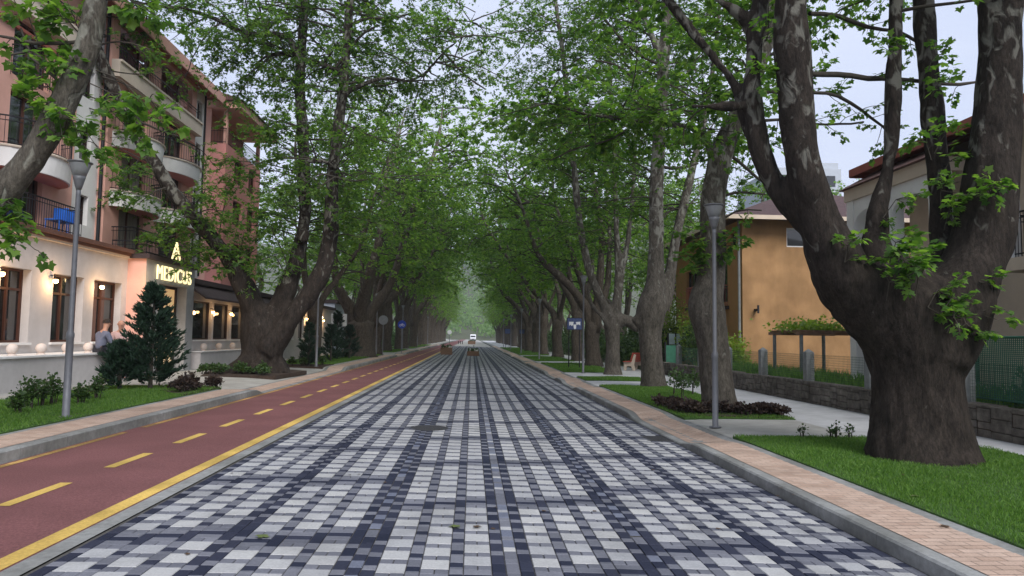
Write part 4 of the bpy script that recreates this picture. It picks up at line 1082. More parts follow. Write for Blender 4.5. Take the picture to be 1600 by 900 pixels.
# upright young shrubs on the near left lawn
LS = [(30, 640, 'spindly young shrub at the frame edge of the hotel lawn'), (62, 628, 'upright young shrub second from the road edge of the hotel lawn'), (82, 625, 'young shrub just left of the near lamp post base'),
      (125, 625, 'bushy young shrub just behind the near lamp post'), (152, 618, 'low shrub by the seated men'), (45, 632, 'thin twiggy shrub between the two bigger lawn shrubs')]
for i, (px, py, lab) in enumerate(LS):
    d = RW @ np.array([px - 800., 450. - py - 8, -F]); tt = (.22 - CAMZ) / d[2]
    shrub('shrub', lab, 'shrub', d[0] * tt, d[1] * tt, .22, .22, .22, .42 + .10 * (i % 3), 380, .055, M['shrub_leaf'], 40 + i, 'young shrubs on the hotel lawn')
# plants in the soil beds
pl = 0
for bx0, bx1, by0, by1, n_, what, mtn in [(-9.3, -6.6, 24.2, 25.3, 14, 'pale leafy bedding plant at the foot of the old hotel tree', 'shrub_leaf'), (-8.8, -6.7, 31.4, 33.2, 5, 'leafy plant in the second soil bed near the cone shaped conifer', 'shrub_leaf'),
                                         (-7.2, -6.5, 16.6, 18.6, 7, 'dark low plant at the tip of the hotel lawn', 'purple_leaf')]:
    for i in range(n_):
        x, y = sh.uniform(bx0, bx1), sh.uniform(by0, by1)
        shrub('bedding_plant', what, 'plant', x, y, .235, .26, .26, sh.uniform(.22, .42), 170, .085, M[mtn], 60 + pl, what.replace('plant ', 'plants ', 1)); pl += 1
for i in range(26):
    a = i / 25.0
    x = 4.75 + a * 1.95 + sh.uniform(-.05, .05); y = 15.35 - a * .45 + sh.uniform(-.15, .5)
    shrub('heuchera', 'dark purple ground plant in the bed round the lamp post tree', 'plant', x, y, .02, .24, .24, sh.uniform(.16, .28), 150, .075, M['purple_leaf'], 100 + i, 'purple plants round the lamp post tree')
for i in range(12):
    x = 4.5 + sh.uniform(0, .5); y = 15.6 + i * .17
    shrub('heuchera', 'dark purple ground plant in the bed round the lamp post tree', 'plant', x, y, .02, .22, .22, sh.uniform(.16, .26), 130, .07, M['purple_leaf'], 140 + i, 'purple plants round the lamp post tree')
for i, (px, py, h_) in enumerate([(1255, 683, .22), (1300, 683, .22), (1308, 680, .3), (1330, 683, .25)]):
    p = at(px, py, 11.6)
    shrub('weed', ['small weed at the lawn end nearest the slab crossing', 'broad leaved weed in the lawn edge beside the concrete path', 'tall thin weed in the lawn edge beside the concrete path', 'weed at the lawn edge closest to the massive trunk'][i], 'weed', p[0], 11.62, 0.01, .12, .1, h_, 40, .05, M['shrub_leaf'], 170 + i, 'weeds along the lawn end', stems=3)
for i, (px, yy) in enumerate([(1055, 20.5), (1068, 19.6), (1080, 20.8)]):
    p = at(px, 620, yy)
    shrub('sapling_shrub', ['thin shrub on the middle lawn, left of a pair', 'green young shrub on the middle lawn between two thin ones', 'thin shrub on the middle lawn nearest the pale flaking trunk'][i], 'shrub', p[0], yy, .01, .3, .3, .8, 200, .075, M['shrub_leaf'], 180 + i, 'thin shrubs on the middle lawn', stems=4)

# ------------------------------------------------------------------ buildings
def wall_open(mb, o, u, n, L, z0, z1, ops, depth=.18):
    """wall of length L along u from o, outward n, with openings (u0,u1,z0,z1) and their reveals"""
    o, u, n = map(lambda q: np.array(q, float), (o, u, n)); zv = np.array([0, 0, 1.0])
    us = sorted({0.0, L, *[min(max(q, 0), L) for p in ops for q in p[:2]]}); zs = sorted({z0, z1, *[min(max(q, z0), z1) for p in ops for q in p[2:4]]})
    pt = lambda a, z, d=0: o + u * a + zv * z - n * d
    for i in range(len(us) - 1):
        for j in range(len(zs) - 1):
            ca, cz = (us[i] + us[i + 1]) / 2, (zs[j] + zs[j + 1]) / 2
            if any(p[0] < ca < p[1] and p[2] < cz < p[3] for p in ops): continue
            mb.quad(pt(us[i], zs[j]), pt(us[i + 1], zs[j]), pt(us[i + 1], zs[j + 1]), pt(us[i], zs[j + 1]))
    for a, b, c, d in [p[:4] for p in ops]:
        mb.quad(pt(a, c), pt(a, d), pt(a, d, depth), pt(a, c, depth)); mb.quad(pt(b, c), pt(b, c, depth), pt(b, d, depth), pt(b, d))
        mb.quad(pt(a, d), pt(b, d), pt(b, d, depth), pt(a, d, depth)); mb.quad(pt(a, c), pt(a, c, depth), pt(b, c, depth), pt(b, c))

def obox(mb, o, u, n, a0, a1, z0, z1, d0, d1, mi=0):
    """box in wall coordinates: along u, height z, depth d outwards"""
    o, u, n = map(lambda q: np.array(q, float), (o, u, n)); zv = np.array([0, 0, 1.0])
    c = [o + u * a + zv * z + n * d for z in (z0, z1) for a, d in ((a0, d0), (a1, d0), (a1, d1), (a0, d1))]
    mb.add(c, [(3, 2, 1, 0), (4, 5, 6, 7), (0, 1, 5, 4), (1, 2, 6, 5), (2, 3, 7, 6), (3, 0, 4, 7)], mi)

def window(parent, o, u, n, a0, a1, z0, z1, depth=.18, frame='brown_wood', glass='window_glass', mull=1, room=None, trans=0.0, curtain=False, sill=None):
    f = MB(); w = .06; d = -depth
    obox(f, o, u, n, a0, a0 + w, z0, z1, d, d + .07); obox(f, o, u, n, a1 - w, a1, z0, z1, d, d + .07)
    obox(f, o, u, n, a0 + w, a1 - w, z1 - w, z1, d, d + .069); obox(f, o, u, n, a0 + w, a1 - w, z0, z0 + w, d, d + .069)
    for i in range(mull):
        c = a0 + (a1 - a0) * (i + 1) / (mull + 1); obox(f, o, u, n, c - .035, c + .035, z0 + w, z1 - w, d + .003, d + .066)
    if trans:
        zt = z1 - (z1 - z0) * trans; obox(f, o, u, n, a0 + w, a1 - w, zt - .03, zt + .03, d + .006, d + .062)
    wo = f.build('window', M[frame], parent)
    g = MB(); obox(g, o, u, n, a0, a1, z0, z1, d - .02, d + .015); g.build('pane', M[glass], wo)
    if sill:
        s_ = MB(); obox(s_, o, u, n, a0 - .06, a1 + .06, z0 - .06, z0 - .002, -.05, .07); s_.build('sill', M[sill], wo)
    return wo

def railing(path, z, h, parent, step=.11, name='railing', mtn='dark_metal'):
    mb = MB(); P = [np.array(q, float) for q in path]
    mb.tube([(*q, z + h) for q in P], .022, 6); mb.tube([(*q, z + h - .13) for q in P], .012, 4); mb.tube([(*q, z + .08) for q in P], .014, 4)
    for i in range(len(P) - 1):
        L = np.linalg.norm(P[i + 1] - P[i]); m_ = max(1, int(L / step))
        for j in range(m_):
            q = P[i] + (P[i + 1] - P[i]) * j / m_; mb.tube([(q[0], q[1], z), (q[0], q[1], z + h)], .009, 4, cap=False)
    return mb.build(name, M[mtn], parent)

def bow(y0, y1, xw, depth, n=14):
    """plan of a bowed balcony edge on a wall x = xw that looks to +x"""
    return [(xw + depth * math.sin(PI * i / n) ** .55, y0 + (y1 - y0) * i / n) for i in range(n + 1)]

def bowed_balcony(parent, y0, y1, xw, depth, zt, th=.55):
    P = bow(y0, y1, xw, depth); n = len(P); mb = MB()
    lo = [(xw + (x - xw) * .93, y) for x, y in P]
    mb.add([(*q, zt) for q in P] + [(*q, zt - th) for q in lo], [tuple(range(n)), tuple(range(n, 2 * n))[::-1]] + [(i + 1, i, n + i, n + i + 1) for i in range(n - 1)] + [(0, n - 1, 2 * n - 1, n)])
    b = mb.build('balcony', M['white_render'], parent)
    mb = MB(); mb.tube([(x + .03, y, zt + .02) for x, y in P], .035, 5); mb.build('coping', M['cream_trim'], b)
    m2 = MB(); ins = [(xw + (x - xw) * .86, y) for x, y in P]
    m2.add([(*q, zt - th - .006) for q in ins], [tuple(range(n))[::-1]]); m2.build('soffit', M['rose_render'], b)
    railing([(x - .05, y) for x, y in P], zt + .02, .82, b)
    return b

def hotel():
    root = thing('hotel_building', 'pink hotel with wrought iron balconies and a lit pale ground floor', 'building', (-13, 24, .2))
    U, N = (0, 1, 0), (1, 0, 0)
    # ---- ground floor
    XG = -11.55; zt = 4.15
    Yw = lambda px: float(-XG * -1 and (lambda d: d[1] * XG / d[0])(RW @ np.array([px - 800., 0, -F])))
    y0 = 8.0; L = 25.3 - y0
    ops = []
    for a, b in [(-60, -12), (0, 48), (83, 131), (147, 190)]:
        ya, yb = Yw(a), Yw(b); ops.append((ya - y0, yb - y0, 1.32, 3.22))
    ops.insert(0, (1.2, 3.4, 1.32, 3.22)); 
    mb = MB(); wall_open(mb, (XG, y0, 0), U, N, L, .1, zt, ops, .28); mb.build('ground_floor_wall', M['stone_cladding'], root)
    for i, p in enumerate(ops):
        w_ = window(root, (XG, y0, 0), U, N, p[0], p[1], p[2], p[3], .28, mull=1, trans=.28, sill='white_render')
    c = MB(); obox(c, (XG, y0, 0), U, N, 0, L, zt, zt + .09, -1.6, .16); obox(c, (XG, y0, 0), U, N, 0, L, zt + .09, zt + .21, -1.6, .24); c.build('cornice', M['cornice_brown'], root)
    c = MB(); obox(c, (XG, y0, 0), U, N, 0, L, zt - .07, zt, 0.002, .10); c.build('moulding', M['cream_trim'], root)
    # ---- portal
    XP = -10.95; p0, p1 = 24.2, 28.35; pz = 4.1
    mb = MB(); pw = p1 - p0
    dO = (1.05, 3.45, .22, 3.35)
    wall_open(mb, (XP, p0, 0), U, N, pw, .1, pz, [dO], .5)
    mb.build('entrance_portal', M['portal_stone'], root)
    mb = MB(); mb.quad((XG - .3, p0, .1), (XP, p0, .1), (XP, p0, pz), (XG - .3, p0, pz)); mb.build('portal_side_wall', M['pink_render'], root)
    mb = MB(); mb.quad((XP, p1, .1), (XG - .3, p1, .1), (XG - .3, p1, pz), (XP, p1, pz)); mb.build('portal_side_wall', M['pink_render'], root)
    mb = MB(); mb.box((XG - 1.5, p0 - .12, pz), (XP + .14, p1 + .12, pz + .16)); mb.build('portal_roof', M['roof_dark'], root)
    railing([(XG - .6, p0 + .1), (XP - .05, p0 + .1), (XP - .05, p1 - .1), (XG - .6, p1 - .1)], pz + .16, .45, root, step=.3)
    d = MB(); o_ = (XP, p0, 0)
    for a0, a1, b0, b1 in [(1.05, 1.15, .22, 3.35), (3.35, 3.45, .22, 3.35), (2.2, 2.3, .22, 3.35), (1.15, 2.2, 3.25, 3.35), (2.3, 3.35, 3.25, 3.35), (1.15, 2.2, 2.3, 2.4), (2.3, 3.35, 2.3, 2.4), (1.15, 2.2, .22, .4), (2.3, 3.35, .22, .4)]:
        obox(d, o_, U, N, a0, a1, b0, b1, -.46, -.36)
    do = d.build('door', M['dark_wood'], root)
    g = MB(); obox(g, o_, U, N, 1.1, 3.4, .25, 3.3, -.45, -.42); g.build('lit_pane', M['lit_room'], do)
    # ---- lit sign: letters and emblem
    cu = bpy.data.curves.new('sign_text', 'FONT'); cu.body = 'MEDICUS'; cu.size = .74; cu.extrude = .02; cu.offset = -.004; cu.space_character = 1.12
    to = bpy.data.objects.new('sign_text', cu); COL.objects.link(to)
    dg = bpy.context.evaluated_depsgraph_get(); me = bpy.data.meshes.new_from_object(to.evaluated_get(dg)); bpy.data.objects.remove(to)
    co = np.array([v.co[:] for v in me.vertices]); w_ = co[:, 0].max() - co[:, 0].min(); k = 2.95 / w_
    me.transform(Matrix(((0, 0, 1, XP + .07 + 13), (k, 0, 0, p0 + .62 - 24), (0, 1, 0, 3.47 - .2), (0, 0, 0, 1))))
    me.materials.clear(); me.materials.append(M['sign_light'])
    so_ = bpy.data.objects.new('sign_letters', me); COL.objects.link(so_); so_.parent = root
    e = MB(); cy, cz = p0 + 2.1, 4.30
    def bar(a, b, r=.035): e.tube([(XP + .1, cy + a[0], cz + a[1]), (XP + .1, cy + b[0], cz + b[1])], r, 5)
    bar((-.34, .0), (0, .62)); bar((.34, 0), (0, .62)); bar((-.28, .12), (-.04, .12)); bar((.06, .14), (.26, .14)); bar((-.18, .3), (.02, .3)); bar((.0, .0), (.0, .22))
    e.build('sign_emblem', M['sign_light'], root)
    # ---- wing beyond the portal
    XW = -11.25; w0, w1 = p1, 58.0
    ops = []; yy = w0 + .75
    while yy < w1 - 4:
        wd = 2.1 if yy < 40 else 1.5
        if not (40 < yy < 43): ops.append((yy - w0, yy - w0 + wd, 1.35, 2.95))
        yy += wd + (.22 if yy < 40 else 1.4)
    mb = MB(); wall_open(mb, (XW, w0, 0), U, N, w1 - w0, .1, 3.6, ops, .2); mb.build('wing_wall', M['stone_cladding'], root)
    for i, p in enumerate(ops): window(root, (XW, w0, 0), U, N, *p, .2, frame='dark_wood', mull=0, glass='window_glass', sill='white_render')
    c = MB(); c.add([(XW, w0, 3.62), (XW + .75, w0, 3.05), (XW + .75, 40, 3.05), (XW, 40, 3.62), (XW, w0, 3.5), (XW + .75, w0, 2.98), (XW + .75, 40, 2.98), (XW, 40, 3.5)],
                    [(0, 1, 2, 3), (7, 6, 5, 4), (1, 5, 6, 2), (0, 4, 5, 1), (3, 2, 6, 7)]); c.build('awning', M['roof_dark'], root)
    c = MB(); c.box((XW - 1.8, w0, 3.6), (XW + .2, w1, 3.8)); c.build('wing_roof', M['roof_dark'], root)
    # ---- upper floors: part A, white strip, part B, white strip, corner block
    XA = -13.0; Fz = [4.45, 6.62, 8.75, 10.75]; ze = 13.2
    A0, A1 = 6.0, 23.3
    def up_wall(y0, y1, x, ops, mtn, nm):
        mb = MB(); wall_open(mb, (x, y0, 0), U, N, y1 - y0, 4.2, ze, ops, .22); return mb.build(nm, M[mtn], root)
    opA = []
    for f, z in enumerate(Fz[:3]):
        for yc in [9.3, 13.0, 16.6, 20.9]: opA.append((yc - A0 - .85, yc - A0 + .85, z + .08, z + 1.78))
    for yc in [9.3, 13.0, 16.6, 20.9]: opA.append((yc - A0 - 1.2, yc - A0 + 1.2, Fz[3] + .1, Fz[3] + 1.9))
    up_wall(A0, A1, XA, opA, 'pink_render', 'upper_wall')
    for p in opA: window(root, (XA, A0, 0), U, N, *p, .22, mull=1, frame='brown_wood', glass='window_glass')
    up_wall(A1, 25.0, XA - .12, [(.5, 1.2, z + .75, z + 1.75) for z in Fz], 'white_render', 'white_wall')
    for z in Fz: window(root, (XA - .12, A1, 0), U, N, .5, 1.2, z + .75, z + 1.75, .22, mull=0, frame='dark_wood')
    for yq in (24.9, 33.9):
        pp = MB(); pp.tube([(XA + .05, yq, 4.3), (XA + .05, yq, 13.2)], .06, 8); pp.build('downpipe', M['dark_metal'], root)
    B0, B1 = 25.0, 32.6; XB = -12.85
    mb = MB(); mb.quad((XA - .4, B0, 4.2), (XB, B0, 4.2), (XB, B0, ze), (XA - .4, B0, ze)); mb.build('return_wall', M['pink_render'], root)
    opB = []
    for f, z in enumerate(Fz[:3]):
        for yc in [27.0, 30.4]: opB.append((yc - B0 - .95, yc - B0 + .95, z + .08, z + 1.8))
    opB += [(.5, 3.3, Fz[3] + .6, Fz[3] + 2.1), (3.9, 7.1, Fz[3] + .6, Fz[3] + 2.1)]
    up_wall(B0, B1, XB, opB, 'pink_render', 'upper_wall')
    for i, p in enumerate(opB):
        if i < 6: window(root, (XB, B0, 0), U, N, *p, .22, mull=1, frame='brown_wood', glass='window_glass' if i % 2 else 'curtain')
        else: window(root, (XB, B0, 0), U, N, *p, .7, mull=2, frame='brown_wood', glass='balcony_panel')
    up_wall(B1, 34.0, XB - .12, [(.4, 1.0, z + .75, z + 1.75) for z in Fz], 'white_render', 'white_wall')
    for z in Fz: window(root, (XB - .12, B1, 0), U, N, .4, 1.0, z + .75, z + 1.75, .22, mull=0, frame='dark_wood')
    # top floor parapet band and panels
    for (a, b, x) in [(A0, A1, XA), (B0, B1, XB)]:
        c = MB(); c.box((x + .004, a, Fz[3] - .12), (x + .30, b, Fz[3] + .42)); c.box((x + .002, a, Fz[3] + .42), (x + .36, b, Fz[3] + .50)); c.build('parapet', M['cream_trim'], root)
        c = MB(); c.box((x + .004, a + .2, Fz[3] - .62), (x + .09, b - .2, Fz[3] - .52)); c.build('string_course', M['soffit_red'], root)
        railing([(x + .2, a + .1), (x + .2, b - .1)], Fz[3] + .5, .5, root, step=.14)
    # balconies
    for z, y0_, y1_ in [(Fz[1], 19.3, 22.6), (Fz[2], 14.9, 18.6), (Fz[1], 11.0, 14.6), (Fz[2], 7.5, 11.2)]: bowed_balcony(root, y0_, y1_, XA, 1.0, z)
    for z in (Fz[1], Fz[2]):
        bowed_balcony(root, 25.3, 28.5, XB, .95, z); bowed_balcony(root, 28.8, 32.2, XB, .95, z)
    for y0_, y1_, z in [(19.6, 22.3, Fz[0] + .06), (15.2, 18.0, Fz[0] + .06), (11.6, 14.4, Fz[0] + .06), (25.6, 28.2, Fz[0] + .06), (29.2, 31.8, Fz[0] + .06)]:
        railing([(XA + .1, y0_), (XA + .9, y0_), (XA + .9, y1_), (XA + .1, y1_)], z, .85, root)
    for y0_, y1_ in [(19.9, 21.9)]: railing([(XA + .06, y0_), (XA + .28, y0_), (XA + .28, y1_), (XA + .06, y1_)], Fz[2], .85, root)
    # eaves
    c = MB()
    c.add([(XA - 4.2, A0, 15.4), (XA + .85, A0, 13.15), (XA + .85, 34.6, 13.15), (XA - 4.2, 34.6, 15.4), (XA - 4.2, A0, 15.2), (XA + .8, A0, 12.98), (XA + .8, 34.6, 12.98), (XA - 4.2, 34.6, 15.2)],
          [(0, 1, 2, 3), (1, 5, 6, 2), (0, 4, 5, 1), (3, 2, 6, 7)]); c.build('roof', M['roof_tile'], root)
    c = MB(); c.quad((XA - .3, A0, 13.0), (XA - .3, 34.6, 13.0), (XA + .8, 34.6, 12.975), (XA + .8, A0, 12.975)); c.build('eaves_soffit', M['soffit_red'], root)
    c = MB(); c.box((XA + .802, A0, 12.66), (XA + .87, 34.6, 13.14)); c.build('fascia', M['pink_render'], root)
    c = MB(); c.add([(XA + .1, 34.6, 4.2), (XA - 4.2, 34.6, 4.2), (XA - 4.2, 34.6, 15.1), (XA + .1, 34.6, 13.1)], [(0, 1, 2, 3)]); c.build('end_wall', M['pink_render'], root)
    c = MB(); c.quad((XA - 6, A0, 0), (XG, A0, 0), (XG, A0, 13), (XA - 6, A0, 13)); c.build('near_end_wall', M['pink_render'], root)
    # corner block, standing forward
    XC = -12.15; C0, C1 = 34.62, 40.2; zc = 12.6
    mb = MB(); wall_open(mb, (XC, C0, 0), U, N, C1 - C0, 3.8, 10.9, [(1.3, 2.7, z + .5, z + 1.75) for z in Fz[:3]] + [(3.6, 4.8, z + .5, z + 1.75) for z in Fz[:3]], .2)
    mb.quad((XA - .4, C0, 3.8), (XC, C0, 3.8), (XC, C0, 10.9), (XA - .4, C0, 10.9)); mb.quad((XC, C1, 3.8), (XA - 5, C1, 3.8), (XA - 5, C1, 10.9), (XC, C1, 10.9)); mb.build('corner_block_wall', M['rose_render'], root)
    for z in Fz[:3]:
        for a in (1.3, 3.6): window(root, (XC, C0, 0), U, N, a, a + (1.4 if a < 2 else 1.2), z + .5, z + 1.75, .2, mull=1)
    mb = MB(); mb.box((XC - 2, C0 + .02, 10.9), (XC - 1.0, C1, zc)); mb.build('loggia_wall', M['rose_render'], root)
    railing([(XC - .9, C0 + .06), (XC - .05, C0 + .06), (XC - .05, C1 - .1)], 10.92, .75, root, step=.14)
    for q in [(XC - .2, C0 + .1), (XC - .2, C1 - .3)]:
        c = MB(); c.box((q[0], q[1], 10.9), (q[0] + .18, q[1] + .18, zc)); c.build('column', M['pink_render'], root)
    c = MB(); c.box((XC - 3, C0 - .25, zc), (XC + .75, C1 + .5, zc + .35)); c.build('roof_slab', M['pink_render'], root)
    c = MB(); c.add([(XC + .9, C0 - .4, zc + .352), (XC + .9, C1 + .65, zc + .352), (XC - 4, C1 + .65, zc + 2), (XC - 4, C0 - .4, zc + 2), (XC - 4, C1 + .65, zc + .352), (XC - 4, C0 - .4, zc + .352)], [(0, 1, 2, 3), (1, 4, 2), (0, 3, 5)]); c.build('roof', M['roof_tile'], root)
    # ---- wall lamps
    def sconce(x, y, z, power, warm='warm_bulb'):
        a = MB(); a.tube([(x, y, z + .13), (x + .12, y, z + .13), (x + .14, y, z + .05)], .015, 5); a.lathe([(.03, .06), (.07, .04), (.085, .02)], 10, (x + .14, y, z)); b_ = a.build('wall_lamp', M['dark_metal'], root)
        g_ = MB(); g_.lathe([(.02, -.09), (.06, -.06), (.07, -.01), (.05, .02)], 12, (x + .14, y, z)); g_.build('bulb', M[warm], b_, True)
        l = bpy.data.lights.new('lamp_light', 'POINT'); l.energy = power; l.color = (1, .58, .25); l.shadow_soft_size = .08
        lo_ = bpy.data.objects.new('lamp_light', l); COL.objects.link(lo_); lo_.location = (x + .30, y, z - .06)
    for px in (78, 152): sconce(XG, Yw(px), 3.02, 26)
    sconce(XG, Yw(-8), 3.02, 30)
    for y in (30.9, 33.2, 35.4, 37.7): sconce(XW, y + .03, 2.55, 12)
    for y in (48.2, 50.9, 53.6): sconce(XW, y, 2.7, 26)
    l = bpy.data.lights.new('entrance_light', 'POINT'); l.energy = 30; l.color = (1, .66, .32); l.shadow_soft_size = .15
    lo_ = bpy.data.objects.new('entrance_light', l); COL.objects.link(lo_); lo_.location = (XP + .5, p0 - .35, 3.3)
    return XG, XW, Yw
XG, XW, Yw = hotel()

def forecourt_wall():
    r = thing('bench_wall', 'long white low wall topped with stone balls along the hotel front', 'wall', (-10.5, 14, .2))
    mb = MB(); mb.box((-11.5, 6, .1), (-10.5, 22.2, .98)); mb.build('wall_body', M['stone_cladding'], r, bevel=.01)
    mb = MB(); mb.box((-11.5, 5.95, .982), (-10.44, 22.26, 1.04)); mb.build('coping', M['white_render'], r, bevel=.01)
    r2 = thing('bench_wall', 'low pale wall with small ornaments under the wing windows past the entrance', 'wall', (-11, 34, .2))
    mb = MB(); mb.box((-11.2, 28.9, .1), (-10.8, 40, .85)); mb.build('wall_body', M['stone_cladding'], r2, bevel=.01)
    mb = MB(); mb.box((-11.2, 28.85, .852), (-10.74, 40.05, .90)); mb.build('coping', M['white_render'], r2, bevel=.01)
    for i, px in enumerate([25, 70, 110, 143]):
        p = None
        d = RW @ np.array([px - 800., 0, -F]); y = d[1] * -10.72 / d[0]
        b = thing('stone_ball', ['stone ball nearest the big dark window on the white wall', 'stone ball second along the white wall', 'stone ball beside the lamp post line on the white wall', 'glowing pinkish stone ball next to the seated man'][i], 'ornament', (-10.72, y, 1.04), 'stone balls on the forecourt wall')
        m_ = MB(); m_.lathe([(.10, 0), (.10, .02), (.05, .05)], 14, (-10.72, y, 1.04)); m_.build('foot', M['ball_white'], b)
        m_ = MB(); m_.lathe([(.125 * math.sin(PI * k / 12) + .002, .155 - .125 * math.cos(PI * k / 12)) for k in range(13)], 18, (-10.72, y, 1.04)); m_.build('ball', M['ball_white'], b, True)
    for i in range(6):
        y = 29.6 + i * 1.75
        b = thing('stone_ball', 'small carved ball in the row under the wing windows', 'ornament', (-10.95, y, .90), 'carved balls under the wing windows')
        m_ = MB(); m_.lathe([(.09, 0), (.09, .02), (.05, .05)], 10, (-10.95, y, .90)); m_.build('foot', M['ball_white'], b)
        m_ = MB(); m_.lathe([(.14 * math.sin(PI * k / 8) + .002, .17 - .14 * math.cos(PI * k / 8)) for k in range(9)], 12, (-10.95, y, .90)); m_.build('ball', M['ball_white'], b, True)
forecourt_wall()

def annex():
    r = thing('annex_building', 'pale low building with a white shutter beyond the hotel wing', 'building', (-11.5, 64, .2))
    mb = MB(); wall_open(mb, (-11.2, 58.2, 0), (0, 1, 0), (1, 0, 0), 14, .1, 4.2, [(1, 3, .9, 2.6), (4.5, 7, .9, 2.6), (8.5, 11, .9, 2.6)], .15); mb.quad((-16, 58.2, .1), (-11.2, 58.2, .1), (-11.2, 58.2, 4.2), (-16, 58.2, 4.2)); mb.build('wall', M['block_grey'], r)
    for a, b in [(1, 3), (4.5, 7), (8.5, 11)]: window(r, (-11.2, 58.2, 0), (0, 1, 0), (1, 0, 0), a, b, .9, 2.6, .15, frame='white_paint', glass='glass_pale')
    mb = MB(); mb.box((-17, 58.1, 4.2), (-11, 72.4, 4.5)); mb.build('roof', M['roof_dark'], r)
    a = thing('air_conditioner', 'white air conditioner unit with a dark fan grille above the conifers', 'air conditioner', (-11, 55.5, 3))
    c = at(530, 500, 44.0)
    a.location = c
    m_ = MB(); m_.box((c[0] - .5, c[1] - .02, c[2] - .38), (c[0] + .42, c[1] + .34, c[2] + .38)); m_.build('housing', M['white_paint'], a, bevel=.02)
    m_ = MB()
    for k in range(5):
        rr_ = .29 * (k + 1) / 5; m_.tube([(c[0] - .08 + rr_ * math.cos(q * PI / 8), c[1] - .035, c[2] + rr_ * math.sin(q * PI / 8)) for q in range(17)], .014, 4)
    m_.build('fan_grille', M['dark_metal'], a)
    m_ = MB(); m_.box((c[0] - .4, c[1] + .1, .15), (c[0] - .33, c[1] + .17, c[2] - .38)); m_.box((c[0] + .28, c[1] + .1, .15), (c[0] + .35, c[1] + .17, c[2] - .38)); m_.build('support', M['steel_pole'], a)
    # bright globe lamp by the far hotel corner
    g = thing('globe_lamp', 'bright white globe lamp shining beside the two far wall lamps', 'lamp', (at(503, 494, 47)))
    p = at(502, 496, 46); g.location = p
    m_ = MB(); m_.lathe([(.10 * math.sin(PI * k / 10) + .002, -.10 * math.cos(PI * k / 10)) for k in range(11)], 14, p); m_.build('globe', M['white_bulb'], g, True)
    m_ = MB(); m_.tube([(p[0], p[1], .2), (p[0], p[1], p[2] - .09)], .03, 8); m_.build('pole', M['dark_metal'], g)
annex()

